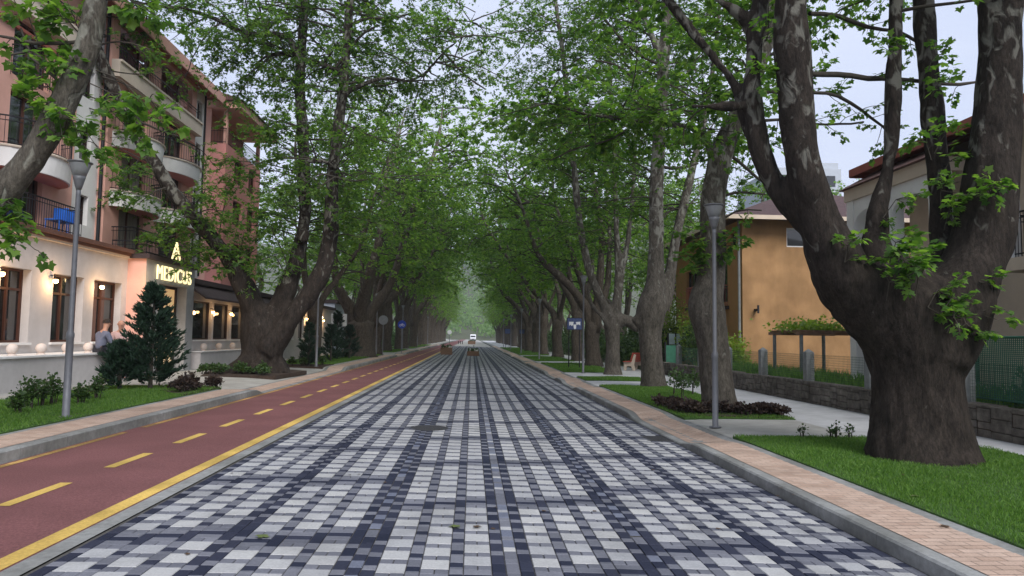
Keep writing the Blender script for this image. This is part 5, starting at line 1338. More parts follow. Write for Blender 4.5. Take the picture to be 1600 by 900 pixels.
def orange_house():
    r = thing('orange_house', 'orange rendered two storey house with a dark hipped roof behind the wire fence', 'house', (15, 34, 0))
    x0, x1, y0, y1, ze = 11.75, 22.5, 30.0, 40.0, 6.95
    mb = MB(); wall_open(mb, (x0, y0, 0), (1, 0, 0), (0, -1, 0), x1 - x0, -.1, ze, [(2.0, 3.3, 5.75, 6.6), (6.6, 7.6, 5.3, 6.4)], .15)
    mb.build('gable_wall', M['orange_render'], r)
    window(r, (x0, y0, 0), (1, 0, 0), (0, -1, 0), 2.0, 3.3, 5.75, 6.6, .15, frame='white_paint', mull=0); window(r, (x0, y0, 0), (1, 0, 0), (0, -1, 0), 6.6, 7.6, 5.3, 6.4, .15, frame='white_paint', mull=1, glass='glass_pale')
    mb = MB(); wall_open(mb, (x0, y1, 0), (0, -1, 0), (-1, 0, 0), y1 - y0, -.1, ze, [(6.4, 8.2, 3.4, 5.3), (6.6, 8.0, .2, 2.3), (2, 4, 3.4, 5.3), (8.6, 9.3, 5.9, 6.5)], .2); mb.build('street_wall', M['ochre_render'], r)
    for a in [(6.4, 8.2, 3.4, 5.3), (6.6, 8.0, .2, 2.3), (2, 4, 3.4, 5.3), (8.6, 9.3, 5.9, 6.5)]: window(r, (x0, y1, 0), (0, -1, 0), (-1, 0, 0), *a, .2, frame='dark_wood', mull=1)
    mb = MB(); mb.quad((x1, y0, 0), (x1, y1, 0), (x1, y1, ze), (x1, y0, ze)); mb.quad((x1, y1, 0), (x0, y1, 0), (x0, y1, ze), (x1, y1, ze)); mb.build('rear_wall', M['orange_render'], r)
    e = .95; mb = MB(); zr_ = ze + 2.3
    V = [(x0 - e, y0 - e, ze), (x1 + e, y0 - e, ze), (x1 + e, y1 + e, ze), (x0 - e, y1 + e, ze), (x0 + 4.4, (y0 + y1) / 2, zr_), (x1 - 4.4, (y0 + y1) / 2, zr_)]
    mb.add(V, [(0, 1, 5, 4), (1, 2, 5), (2, 3, 4, 5), (3, 0, 4)]); rf = mb.build('roof', M['house_roof'], r)
    mb = MB(); mb.add([(q[0], q[1], ze - .02) for q in V[:4]], [(3, 2, 1, 0)]); mb.build('soffit', M['dark_wood'], r)
    mb = MB()
    for a, b in [((x0 - e, y0 - e - .04), (x1 + e, y0 - e)), ((x0 - e - .04, y0 - e), (x0 - e, y1 + e))]: mb.box((a[0], a[1], ze - .16), (b[0], b[1], ze + .02))
    mb.build('gutter', M['house_cream'], r)
    mb = MB(); mb.box((x0 - 1.2, y0 + 1.6, 3.05), (x0 - .002, y0 + 4.4, 3.2)); b = mb.build('balcony', M['dark_wood'], r)
    railing([(x0 - .05, y0 + 1.65), (x0 - 1.15, y0 + 1.65), (x0 - 1.15, y0 + 4.35), (x0 - .05, y0 + 4.35)], 3.2, .95, b, mtn='soffit_red')
    mb = MB(); mb.tube([(x0 - .1, y0 + .12, -.1), (x0 - .1, y0 + .12, ze)], .06, 8); mb.build('downpipe', M['post_concrete'], r)
    mb = MB(); mb.tube([(x0 + 6.0, y0 - .07, -.1), (x0 + 6.0, y0 - .07, 3.2)], .05, 8); mb.build('downpipe', M['post_concrete'], r)
    mb = MB(); mb.box((x0 + .5, y0 - .3, 2.9), (x0 + .62, y0 - .002, 3.0)); mb.box((x0 + .52, y0 - .34, 2.8), (x0 + .6, y0 - .3, 3.15)); mb.build('bracket', M['dark_metal'], r)
    # tall pale block far behind
    q = thing('apartment_block', 'pale grey tower block far behind the orange house roof', 'building', (32, 75, 0))
    a, b = at(1212, 330, 75), at(1314, 256, 75)
    mb = MB(); mb.box((a[0], 75, 0), (b[0], 86, b[2] - .6)); mb.build('wall', M['block_grey'], q)
    mb = MB(); c = at(1285, 256, 75); mb.box((c[0], 75.5, b[2] - .6), (b[0] - .05, 82, b[2] + .2)); mb.build('roof_house', M['block_grey'], q)
    mb = MB()
    for i in range(4):
        for j in range(3): mb.box((a[0] + .7 + i * 1.7, 74.95, b[2] - 2.6 - j * 2.7), (a[0] + 1.7 + i * 1.7, 75.1, b[2] - 1.4 - j * 2.7))
    mb.build('windows', M['window_glass'], q)
orange_house()

def cream_house():
    r = thing('cream_house', 'cream house with red eaves, white arched porch and balcony behind the massive plane tree', 'house', (14, 14, 0))
    X = 12.4; y0, y1 = 6.0, 19.2; ze = 6.75
    U, N = (0, -1, 0), (-1, 0, 0); o = (X, y1, 0); L = y1 - y0
    ops = [(1.4, 3.2, 3.7, 5.4), (4.4, 6.0, 3.5, 5.5), (7.4, 9.2, 3.5, 5.5), (1.2, 2.6, .6, 2.3), (4.2, 5.6, .6, 2.5), (7.2, 8.8, .6, 2.5), (10, 11.6, 3.5, 5.5)]
    mb = MB(); wall_open(mb, o, U, N, L, -.1, ze, ops, .18); mb.build('street_wall', M['house_cream'], r)
    for p in ops: window(r, o, U, N, *p, .18, frame='white_paint', glass='window_glass', mull=1, sill='white_render')
    mb = MB(); wall_open(mb, (22, y1, 0), (-1, 0, 0), (0, 1, 0), 22 - X, -.1, ze, [], .1); mb.quad((X, y0, 0), (22, y0, 0), (22, y0, ze), (X, y0, ze)); mb.build('side_wall', M['house_cream'], r)
    e = 1.1; V = [(X - e, y0 - e, ze), (X - e, y1 + e, ze), (22 + e, y1 + e, ze), (22 + e, y0 - e, ze), (17, y0 + 4.2, ze + 2.4), (17, y1 - 4.2, ze + 2.4)]
    mb = MB(); mb.add(V, [(0, 4, 5, 1), (1, 5, 2), (2, 5, 4, 3), (3, 4, 0)]); mb.build('roof', M['grey_roof'], r)
    mb = MB(); mb.add([(q[0], q[1], ze - .03) for q in V[:4]], [(0, 1, 2, 3)]); mb.build('soffit', M['soffit_red'], r)
    mb = MB(); mb.box((X - e - .05, y0 - e, ze - .2), (X - e, y1 + e, ze + .03)); mb.box((X - e, y1 + e, ze - .2), (22 + e, y1 + e + .05, ze + .03)); mb.build('fascia', M['soffit_red'], r)
    # brown beam ends / little windows under the eaves
    mb = MB()
    for a in (1.0, 2.0, 3.0, 8, 9):
        for s_ in (0, .4): obox(mb, o, U, N, a + s_, a + s_ + .09, 5.75, 6.3, .002, .06)
        obox(mb, o, U, N, a + .09, a + .4, 6.2, 6.3, .002, .05)
    mb.build('window_surround', M['dark_wood'], r)
    # arched porch at the far end
    px0, py0, py1 = X - 1.35, 16.0, y1 + .9; zb = 3.55
    mb = MB(); mb.box((px0 - .1, py0, 3.2), (X + 2.2, py1, 3.5)); mb.build('porch_floor', M['white_render'], r)
    mb = MB(); mb.box((px0 - .16, py0 - .05, 3.02), (X + 2.2, py1 + .05, 3.2)); mb.build('brick_ledge', M['brick_red'], r)
    ys = [py0, py0 + 1.9, py1 - .36]
    for q in ys + []:
        mb = MB(); mb.box((px0, q, zb - .06), (px0 + .36, q + .36, 5.4)); mb.build('column', M['white_render'], r)
    for q in (py0, py1 - .36):
        mb = MB(); mb.box((px0 + .02, q + .02, -.1), (px0 + .34, q + .34, 3.02)); mb.build('lower_column', M['white_render'], r)
    mb = MB()
    for a, b in [(py0 + .36, py0 + 1.9), (py0 + 2.26, py1 - .36)]:
        n_ = 12; c, w_ = (a + b) / 2, (b - a) / 2
        for i in range(n_):
            t0, t1 = PI * i / n_, PI * (i + 1) / n_
            ya, yb = c - w_ * math.cos(t0), c - w_ * math.cos(t1); za, zb_ = 5.0 + .4 * math.sin(t0), 5.0 + .4 * math.sin(t1)
            for x in (px0 + .03, px0 + .33): mb.quad((x, ya, za), (x, yb, zb_), (x, yb, 5.75), (x, ya, 5.75))
            mb.quad((px0 + .03, ya, za), (px0 + .33, ya, za), (px0 + .33, yb, zb_), (px0 + .03, yb, zb_))
    mb.box((px0, py0, 5.4), (px0 + .36, py0 + .36, 5.75)); mb.box((px0, ys[1], 5.4), (px0 + .36, ys[1] + .36, 5.75)); mb.box((px0, py1 - .36, 5.4), (px0 + .36, py1, 5.75))
    mb.build('arches', M['white_render'], r)
    mb = MB(); mb.box((px0 - .05, py0 - .05, 5.752), (X, py1 + .05, 6.1)); mb.build('porch_head', M['house_cream'], r)
    mb = MB(); zr_ = 6.1; mb.add([(px0 - .2, py0 - .3, zr_), (px0 - .2, py1 + .15, zr_), (X + 3, py1 + .15, zr_), (X + .2, py0 - .3, zr_ + 1.0), (X + .2, py1 - .6, zr_ + 1.0), (X, py0 - .3, zr_)], [(0, 3, 4, 1), (1, 4, 2), (0, 1, 2, 5)]); mb.build('porch_roof', M['roof_tile'], r)
    # balcony nearer the camera
    mb = MB(); mb.box((X - 1.2, 8.2, 3.15), (X - .002, 14.4, 3.42)); b = mb.build('balcony', M['house_cream'], r)
    railing([(X - .05, 14.3), (X - 1.1, 14.3), (X - 1.1, 8.3)], 3.42, .95, b, step=.08)
    for q in (8.4, 14.0):
        mb = MB(); mb.box((X - 1.15, q, 3.42), (X - .95, q + .2, ze - .03)); mb.build('column', M['white_render'], r)
cream_house()

def right_wall():
    X = 8.95
    r = thing('stone_wall', 'low mossy old stone wall between the concrete path and the gardens', 'wall', (X, 20, 0))
    rr_ = random.Random(4)
    mb = MB(); y = 4.0
    while y < 33:
        L = rr_.uniform(.25, .6); z = -.1
        while z < .52:
            h = rr_.uniform(.12, .24); zt_ = min(.56, z + h); j = rr_.uniform(-.02, .025)
            mb.box((X + j, y + .008, z + .006), (X + .36, y + L - .008, zt_)); z = zt_ + .002
        y += L
    mb.build('stones', M['old_stone'], r, bevel=.02)
    mb = MB(); mb.box((X + .03, 4, -.1), (X + .34, 33, .5)); mb.build('mortar', M['soil'], r)
    f = thing('wire_fence', 'green wire mesh fence with concrete posts standing on the old stone wall', 'fence', (X + .2, 20, .55))
    wy = [5.2, 7.6, 10.0, 12.5, 15.6, 18.6, 21.6, 24.6, 27.6, 30.6]
    for y in wy:
        mb = MB(); mb.box((X + .08, y, .5), (X + .30, y + .22, 1.33)); c = (X + .19, y + .11)
        mb.add([(X + .08, y, 1.33), (X + .30, y, 1.33), (X + .30, y + .22, 1.33), (X + .08, y + .22, 1.33), (*c, 1.43)], [(0, 1, 4), (1, 2, 4), (2, 3, 4), (3, 0, 4)])
        mb.build('post', M['post_concrete'], f, bevel=.012)
    mb = MB()
    for i in range(len(wy) - 1):
        a, b = wy[i] + .22, wy[i + 1]; n_ = int((b - a) / .06)
        for k in range(n_ + 1):
            y = a + (b - a) * k / n_
            mb.tube([(X + .19, y, .58), (X + .19, y, 1.28)], .0035, 3, cap=False)
        for k in range(12): mb.tube([(X + .19, a, .6 + k * .06), (X + .19, b, .6 + k * .06)], .0035, 3, cap=False)
    mb.build('wire_mesh', M['mesh_green'], f)
    # taller green screen fence in the near garden
    g = thing('screen_fence', 'tall dark green mesh screen on posts beside the massive trunk', 'fence', (9.6, 9, 0))
    mb = MB(); mb.tube([(9.5, 4.5, 1.75), (9.5, 13.4, 1.75)], .02, 6); mb.tube([(9.5, 4.5, .62), (9.5, 13.4, .62)], .02, 6)
    for y in (5, 7.8, 10.6, 13.4): mb.tube([(9.5, y, -.1), (9.5, y, 1.85)], .03, 6)
    mb.build('posts', M['gate_green'], g)
    mb = MB(); z = .64
    while z < 1.74: mb.tube([(9.5, 4.5, z), (9.5, 13.4, z)], .0085, 3, cap=False); z += .035
    y = 4.5
    while y < 13.4: mb.tube([(9.505, y, .62), (9.505, y, 1.75)], .0085, 3, cap=False); y += .045
    mb.build('screen', M['gate_green'], g)
    # gardens: hedge-like shrubs behind
    gl = [(10.6, 6.5, 2.7, 'dark garden bush right behind the green screen'), (10.7, 8.4, 2.6, 'dark garden bush behind the massive trunk'), (10.5, 10.6, 2.5, 'garden bush under the cream balcony'), (10.8, 12.6, 1.5, 'garden bush at the porch steps'),
          (9.9, 30.2, 2.6, 'leafy climbing shrub by the drainpipe of the orange house'), (10.9, 28.8, 2.0, 'bright shrub at the corner foot of the orange house'),
          (10.6, 36.5, 4.6, 'tall lime green garden bush seen between the straight trunk and the pale flaking trunk'), (10.4, 33.0, 3.4, 'lime green bush over the garden gate')]
    for i, (x, y, h, lab) in enumerate(gl):
        shrub('garden_bush', lab, 'bush', x, y, -.03, .95, 1.0, h, 1500, .11, M['lime_leaf'] if i >= 5 else M['shrub_leaf'], 300 + i, 'garden bushes behind the wall', stems=9)
    # tall garden grass
    rg = np.random.RandomState(5); n = 9000
    x = rg.uniform(9.4, 11.6, n); y = rg.uniform(13, 29.5, n); h = rg.uniform(.3, .85, n); a = rg.uniform(0, 2 * PI, n); w = .012
    V = np.stack([np.stack([x - w * np.cos(a), y - w * np.sin(a), np.full(n, -.03)], 1), np.stack([x + w * np.cos(a), y + w * np.sin(a), np.full(n, -.03)], 1),
                  np.stack([x + .1 * np.cos(a * 3), y + .1 * np.sin(a * 3), h * .7], 1), np.stack([x + .2 * np.cos(a * 3), y + .2 * np.sin(a * 3), h], 1)], 1).reshape(-1, 3)
    tag(np_mesh('garden_grass', V, np.arange(n * 4).reshape(n, 4), M['grass']), 'long unmown grass in the garden behind the wire fence', 'grass', kind='stuff')
    # pergola with a vine
    p = thing('pergola', 'rustic wooden pergola carrying a bright green vine in front of the orange wall', 'pergola', (13, 26, 0))
    a, b = at(1252, 520, 22), at(1335, 520, 22); z = at(1290, 521, 22)[2]
    mb = MB()
    for yy in (22.0, 24.0): mb.box((a[0] - .2, yy - .04, z - .06), (b[0] + .4, yy + .04, z + .04))
    for k in range(7): q = a[0] + (b[0] - a[0]) * k / 6; mb.box((q - .03, 21.7, z + .042), (q + .03, 24.3, z + .10))
    mb.build('beams', M['planter_wood'], p)
    for x in (a[0], b[0]):
        for yy in (22.0, 24.0):
            mb = MB(); mb.tube([(x, yy, -.05), (x, yy, z - .06)], .06, 7); mb.build('post', M['post_concrete'], p)
    rg = np.random.RandomState(6); n = 900
    P = np.stack([rg.normal((a[0] + b[0]) / 2, .55, n), rg.uniform(22, 24, n), z + .1 + np.abs(rg.normal(.08, .13, n))], 1)
    leaves_mesh('vine', P, unit(rg.normal(0, 1, (n, 3))), unit(rg.normal(0, .5, (n, 3)) + np.array([0, 0, 1])), np.full(n, .12), M['lime_leaf'], p, T_SIMPLE)
    # green gate, pale glazed board, further hedge
    q = thing('garden_gate', 'dark green sheet metal gate between the hedges beyond the middle lawn', 'gate', (9, 34, 0))
    c0, c1 = at(1040, 545, 33), at(1062, 545, 33)
    mb = MB(); mb.box((c0[0], 33, -.05), (c1[0], 33.06, 1.35)); mb.build('panel', M['gate_green'], q)
    mb = MB(); mb.tube([(c0[0], 33.03, -.05), (c0[0], 33.03, 1.5)], .04, 6); mb.tube([(c1[0], 33.03, -.05), (c1[0], 33.03, 1.5)], .04, 6); mb.build('posts', M['dark_metal'], q)
    q = thing('glazed_screen', 'row of pale blue glass panes in dark frames above the garden gate', 'screen', (10, 33.6, 0))
    c0, c1 = at(1044, 538, 35), at(1090, 522, 35)
    mb = MB(); mb.box((c0[0], 35, c0[2]), (c1[0], 35.04, c1[2])); mb.build('panes', M['glass_pale'], q)
    mb = MB()
    for k in range(5): x = c0[0] + (c1[0] - c0[0]) * k / 4; mb.box((x - .03, 34.96, -.05 if k in (0, 4) else c0[2]), (x + .03, 35.08, c1[2] + .03))
    mb.build('frame', M['dark_metal'], q)
right_wall()

# hedge mass behind the path further on
def hedge(x, y0, y1, h, w, n, seed, lab):
    r = np.random.RandomState(seed); root = thing('hedge', lab, 'hedge', (x, y0, 0))
    P = np.stack([x + r.normal(0, w / 3, n), r.uniform(y0, y1, n), r.uniform(0, 1, n) ** .7 * h], 1); P[:, 2] *= .8 + .3 * np.sin(P[:, 1] * 1.1) * np.sin(P[:, 1] * .37 + 1)
    leaves_mesh('foliage', P, unit(r.normal(0, 1, (n, 3))), unit(r.normal(0, .6, (n, 3)) + np.array([0, 0, 1])), r.uniform(.12, .26, n), M['shrub_leaf'], root, T_SIMPLE)
    mb = MB()
    for k in range(int((y1 - y0) / 1.2)): y = y0 + .5 + k * 1.2; mb.tube([(x, y, -.05), (x + .1, y + .1, h * .7)], [.03, .01], 5)
    mb.build('stems', M['twig_bark'], root)
hedge(10.3, 36, 62, 2.2, 1.6, 9000, 1, 'dark green hedge behind the red bench along the path')
hedge(10.6, 64, 120, 2.6, 2.0, 9000, 2, 'long hedge along the far part of the footpath')
hedge(-10.8, 73, 130, 2.6, 1.8, 8000, 3, 'long hedge behind the far trunks on the bike lane side')

# ------------------------------------------------------------------ street furniture
def lamp_post(x, y, z, h, label):
    r = thing('street_lamp', label, 'street lamp', (x, y, z), 'grey street lamps along the avenue')
    mb = MB(); mb.lathe([(.075, 0), (.075, .02), (.056, .03), (.056, 1.28), (.062, 1.30), (.062, 1.36), (.040, 1.42), (.036, h - .55), (.036, h - .45)], 14, (x, y, z)); mb.build('pole', M['steel_pole'], r, True)
    mb = MB(); mb.lathe([(.11, 0), (.11, .015)], 14, (x, y, z + .004)); mb.build('base_plate', M['steel_pole'], r)
    hd = MB(); hd.lathe([(.038, h - .47), (.06, h - .40), (.085, h - .30), (.10, h - .24)], 18, (x, y, z)); ho = hd.build('lamp_head', M['lamp_grey'], r, True)
    g = MB(); g.lathe([(.10, h - .238), (.13, h - .14), (.165, h - .04), (.165, h - .03)], 18, (x, y, z)); g.build('lamp_glass', M['lamp_glass'], ho, True)
    c = MB(); c.lathe([(.17, h - .028), (.195, h - .012), (.19, h + .0), (.12, h + .015), (.01, h + .03)], 18, (x, y, z)); c.build('lamp_cap', M['lamp_grey'], ho, True)
    return r
lamp_post(-6.58, 11.98, .23, 4.22, 'grey street lamp on the hotel lawn, nearest on the bike lane side')
lamp_post(4.57, 13.05, 0, 4.2, 'grey street lamp on the slab crossing in front of the pale flaking trunk')
lamp_post(5.22, 32.8, .0, 4.55, 'grey street lamp in front of the framed blue poster')
for i, (x, y) in enumerate([(-6.75, 31.3), (-6.8, 51.0), (-6.8, 70.0), (-6.8, 89.0), (-6.8, 110.0)]): lamp_post(x, y, .22, 4.4, ['grey street lamp by the cone shaped conifer', 'grey street lamp before the grey round sign', 'third grey street lamp beyond the hotel on the bike lane side', 'fourth grey street lamp beyond the hotel on the bike lane side', 'fifth grey street lamp beyond the hotel on the bike lane side'][i])
for i, (x, y) in enumerate([(5.0, 52.0), (5.0, 71.0), (5.0, 90.0), (5.0, 111.0)]): lamp_post(x, y, 0, 4.5, ['grey street lamp after the poster frame on the path side', 'second grey street lamp after the poster frame on the path side', 'third grey street lamp after the poster frame on the path side', 'fourth grey street lamp after the poster frame on the path side'][i])

def round_sign(px, py, Y, zg, face, label, bike=False):
    c = at(px, py, Y); r = thing('road_sign', label, 'road sign', (c[0], Y, zg))
    mb = MB(); mb.tube([(c[0], Y + .04, zg - .02), (c[0], Y + .04, c[2] + .3)], .035, 8); mb.build('post', M['steel_pole'], r)
    mb = MB(); n = 24
    P = [(c[0] + .33 * math.cos(2 * PI * k / n), c[2] + .33 * math.sin(2 * PI * k / n)) for k in range(n)]
    mb.add([(x, Y - .02, z) for x, z in P] + [(x, Y, z) for x, z in P], [tuple(range(n)), tuple(range(n, 2 * n))[::-1]] + [(k, n + k, n + (k + 1) % n, (k + 1) % n) for k in range(n)]); d = mb.build('sign_disc', M[face], r)
    if bike:
        b = MB(); z0 = c[2] - .03
        for sx in (-.12, .12): b.tube([(c[0] + sx + .08 * math.cos(k * PI / 7), Y - .028, z0 - .04 + .08 * math.sin(k * PI / 7)) for k in range(15)], .011, 4)
        for p, q in [((-.12, -.04), (-.04, .08)), ((-.04, .08), (.08, .08)), ((.08, .08), (.12, -.04)), ((-.04, .08), (.0, -.04)), ((-.12, -.04), (0, -.04)), ((0, -.04), (.08, .08)), ((.08, .08), (.06, .14))]:
            b.tube([(c[0] + p[0], Y - .028, z0 + p[1]), (c[0] + q[0], Y - .028, z0 + q[1])], .010, 4)
        b.build('bicycle_symbol', M['sign_white'], d)
round_sign(599, 500, 50, .22, 'sign_grey', 'grey back of a round road sign on a post before the reddish trunk')
round_sign(628, 507, 57, .22, 'sign_blue', 'round blue cycle sign with a white bicycle on a steel post', True)
round_sign(702.5, 519, 105, .22, 'sign_white', 'small white round sign far down the bike lane side')

def poster(px0, py0, px1, py1, Y, label, legs=True):
    a, b = at(px0, py1, Y), at(px1, py0, Y); r = thing('poster_frame', label, 'poster stand', ((a[0] + b[0]) / 2, Y, 0))
    mb = MB(); mb.box((a[0], Y, a[2]), (b[0], Y + .05, b[2])); mb.build('poster', M['poster_navy'], r)
    mb = MB(); t = .035
    for c0, c1 in [((a[0] - t, a[2] - t), (b[0] + t, a[2])), ((a[0] - t, b[2]), (b[0] + t, b[2] + t)), ((a[0] - t, a[2]), (a[0], b[2])), ((b[0], a[2]), (b[0] + t, b[2]))]: mb.box((c0[0], Y - .01, c0[1]), (c1[0], Y + .06, c1[1]))
    mb.build('frame', M['dark_metal'], r)
    if legs:
        w, h = b[0] - a[0], b[2] - a[2]
        mb = MB(); f = lambda x, z: (a[0] + w * x, Y - .006, a[2] + h * z)
        for poly in [[(.12, .68), (.44, .68), (.40, .40), (.30, .30), (.20, .42), (.12, .30)], [(.58, .66), (.90, .70), (.90, .36), (.78, .46), (.64, .40)], [(.42, .44), (.62, .44), (.60, .06), (.50, .02), (.45, .1)]]:
            mb.add([f(*p) for p in poly], [tuple(range(len(poly)))])
        mb.build('poster_picture', M['sign_white'], r)
    for x in (a[0] + .1, b[0] - .1):
        mb = MB(); mb.tube([(x, Y + .08, -.02), (x, Y + .08, b[2])], .03, 6); mb.build('post', M['dark_metal'], r)
poster(886.5, 497.5, 909, 514.5, 38, 'framed navy poster with a white picture hanging between dark trunks')
poster(789, 514, 797, 521, 100, 'small blue board far along the path side', False)
poster(812, 515, 822, 521, 84, 'pale blue board before the far dark trunks on the path side', False)

def bench():
    c = at(983, 577, 36); x, y = c[0], 36.0
    r = thing('park_bench', 'red slatted park bench with pale concrete sides by the footpath', 'bench', (x, y, 0))
    # the bench faces the path, seen from its side
    for k, yy in enumerate((y, y + 1.5)):
        mb = MB(); P = [(-.30, 0), (-.20, .0), (-.14, .22), (.10, .22), (.18, 0), (.30, 0), (.24, .30), (.34, .80), (.25, .84), (.12, .44), (-.30, .44)]
        n = len(P); mb.add([(x + a, yy, b) for a, b in P] + [(x + a, yy + .12, b) for a, b in P], [tuple(range(n))[::-1], tuple(range(n, 2 * n))] + [(i, (i + 1) % n, n + (i + 1) % n, n + i) for i in range(n)]); mb.build('leg', M['bench_stone'], r, bevel=.01)
    mb = MB()
    for i in range(4): mb.box((x - .30 + i * .11, y - .1, .442), (x - .21 + i * .11, y + 1.72, .475))
    mb.build('seat', M['bench_red'], r)
    mb = MB()
    for i in range(4):
        z = .53 + i * .10; xx = x + .10 + i * .03
        mb.add([(xx, y - .1, z), (xx + .03, y - .1, z), (xx + .055, y - .1, z + .085), (xx + .025, y - .1, z + .085), (xx, y + 1.72, z), (xx + .03, y + 1.72, z), (xx + .055, y + 1.72, z + .085), (xx + .025, y + 1.72, z + .085)],
               [(0, 1, 2, 3), (7, 6, 5, 4), (0, 4, 5, 1), (1, 5, 6, 2), (2, 6, 7, 3), (3, 7, 4, 0)])
    mb.build('backrest', M['bench_red'], r)
    r.rotation_euler = (0, 0, math.radians(-35))
bench()

def planter(px, Y, w, h, label, kind):
    d = RW @ np.array([px - 800., 0, -F]); x = d[0] * Y / d[1]; z = zroad(x)
    r = thing('planter_box', label, 'planter', (x, Y, z), 'wooden planters closing the paved road')
    mb = MB(); mb.box((x - w / 2, Y - .3, z), (x + w / 2, Y + .3, z + .05))
    for i in range(4): zz = z + .05 + i * (h - .05) / 4; mb.box((x - w / 2, Y - .3, zz + .004), (x + w / 2, Y - .26, zz + (h - .05) / 4)); mb.box((x - w / 2, Y + .26, zz + .004), (x + w / 2, Y + .3, zz + (h - .05) / 4)); mb.box((x - w / 2, Y - .26, zz + .004), (x - w / 2 + .04, Y + .26, zz + (h - .05) / 4)); mb.box((x + w / 2 - .04, Y - .26, zz + .004), (x + w / 2, Y + .26, zz + (h - .05) / 4))
    mb.build('box', M['planter_wood'], r)
    mb = MB(); mb.box((x - w / 2 + .042, Y - .258, z + h - .12), (x + w / 2 - .042, Y + .258, z + h - .05)); mb.build('soil', M['soil'], r)
    rr_ = np.random.RandomState(int(px)); n = 150
    P = np.stack([x + rr_.uniform(-w * .42, w * .42, n), Y + rr_.uniform(-.22, .22, n), z + h - .05 + np.abs(rr_.normal(0, .14, n))], 1)
    leaves_mesh('plants', P, unit(rr_.normal(0, 1, (n, 3)) + np.array([0, 0, .8])), unit(rr_.normal(0, 1, (n, 3))), np.full(n, .13), M['shrub_leaf'], r, T_SIMPLE)
    if kind:
        mb = MB()
        for i in range(6):
            q = rr_.uniform(-.4, .4) * w; hh = rr_.uniform(.12, .3); mb.lathe([(.03, 0), (.06, hh * .5), (.02, hh)], 6, (x + q, Y - .1 + rr_.uniform(-.1, .1), z + h - .05))
        mb.build('flowers', M['white_flower'], r)
planter(699.5, 61.4, 1.0, .62, 'light brown wooden planter box next to the end of the bike lane', True)
planter(741, 60.4, 1.0, .40, 'low dark wooden planter box with white flowers in the middle of the paving', True)
planter(738.5, 150, 1.6, .7, 'planter far down the paved road in front of the white van', False)
for i, px in enumerate((718, 721, 724)):
    d = RW @ np.array([px - 800., 0, -F]); x = d[0] * 150 / d[1]; z = zroad(x)
    b = thing('bollard', 'short dark bollard in the row left of the far planter', 'bollard', (x, 150, z), 'short bollards far down the road')
    mb = MB(); mb.lathe([(.12, 0), (.12, .05), (.08, .07), (.08, .5), (.10, .52), (.10, .58), (.03, .64)], 10, (x, 150, z)); mb.build('shaft', M['dark_metal'], b, True)

def van():
    Y = 262; d = RW @ np.array([740.5 - 800., 0, -F]); x = d[0] * Y / d[1]; z = zroad(x)
    r = thing('delivery_van', 'white van parked across the far end of the avenue', 'van', (x, Y, z))
    mb = MB(); w = 1.05
    P = [(0, .35), (0, 1.05), (.55, 1.35), (1.0, 2.1), (1.3, 2.45), (5.4, 2.5), (5.5, .35)]; n = len(P)
    mb.add([(x - w, Y + a, z + b) for a, b in P] + [(x + w, Y + a, z + b) for a, b in P], [tuple(range(n)), tuple(range(n, 2 * n))[::-1]] + [((i + 1) % n, i, n + i, n + (i + 1) % n) for i in range(n)]); mb.build('body', M['white_paint'], r, bevel=.08)
    mb = MB(); mb.add([(x - .9, Y + .54, z + 1.40), (x + .9, Y + .54, z + 1.40), (x + .82, Y + .96, z + 2.05), (x - .82, Y + .96, z + 2.05)], [(0, 1, 2, 3)]); ws = mb.build('windscreen', M['window_glass'], r); ws.location.y -= .03
    mb = MB(); mb.box((x - 1.06, Y - .08, z + .3), (x + 1.06, Y - .002, z + .62)); mb.build('bumper', M['dark_metal'], r)
    mb = MB(); mb.box((x - .5, Y - .03, z + .7), (x + .5, Y - .002, z + .95)); mb.build('grille', M['dark_metal'], r)
    for s_ in (-.78, .78):
        mb = MB(); mb.box((x + s_ - .16, Y - .03, z + .74), (x + s_ + .16, Y - .002, z + .98)); mb.build('headlight', M['lamp_glass'], r)
    for s_ in (-1.0, .8):
        for yy in (1.0, 4.4):
            mb = MB(); mb.tube([(x + s_, Y + yy, z + .34), (x + s_ + .2, Y + yy, z + .34)], .34, 14); mb.build('wheel', M['tyre'], r, False)
van()

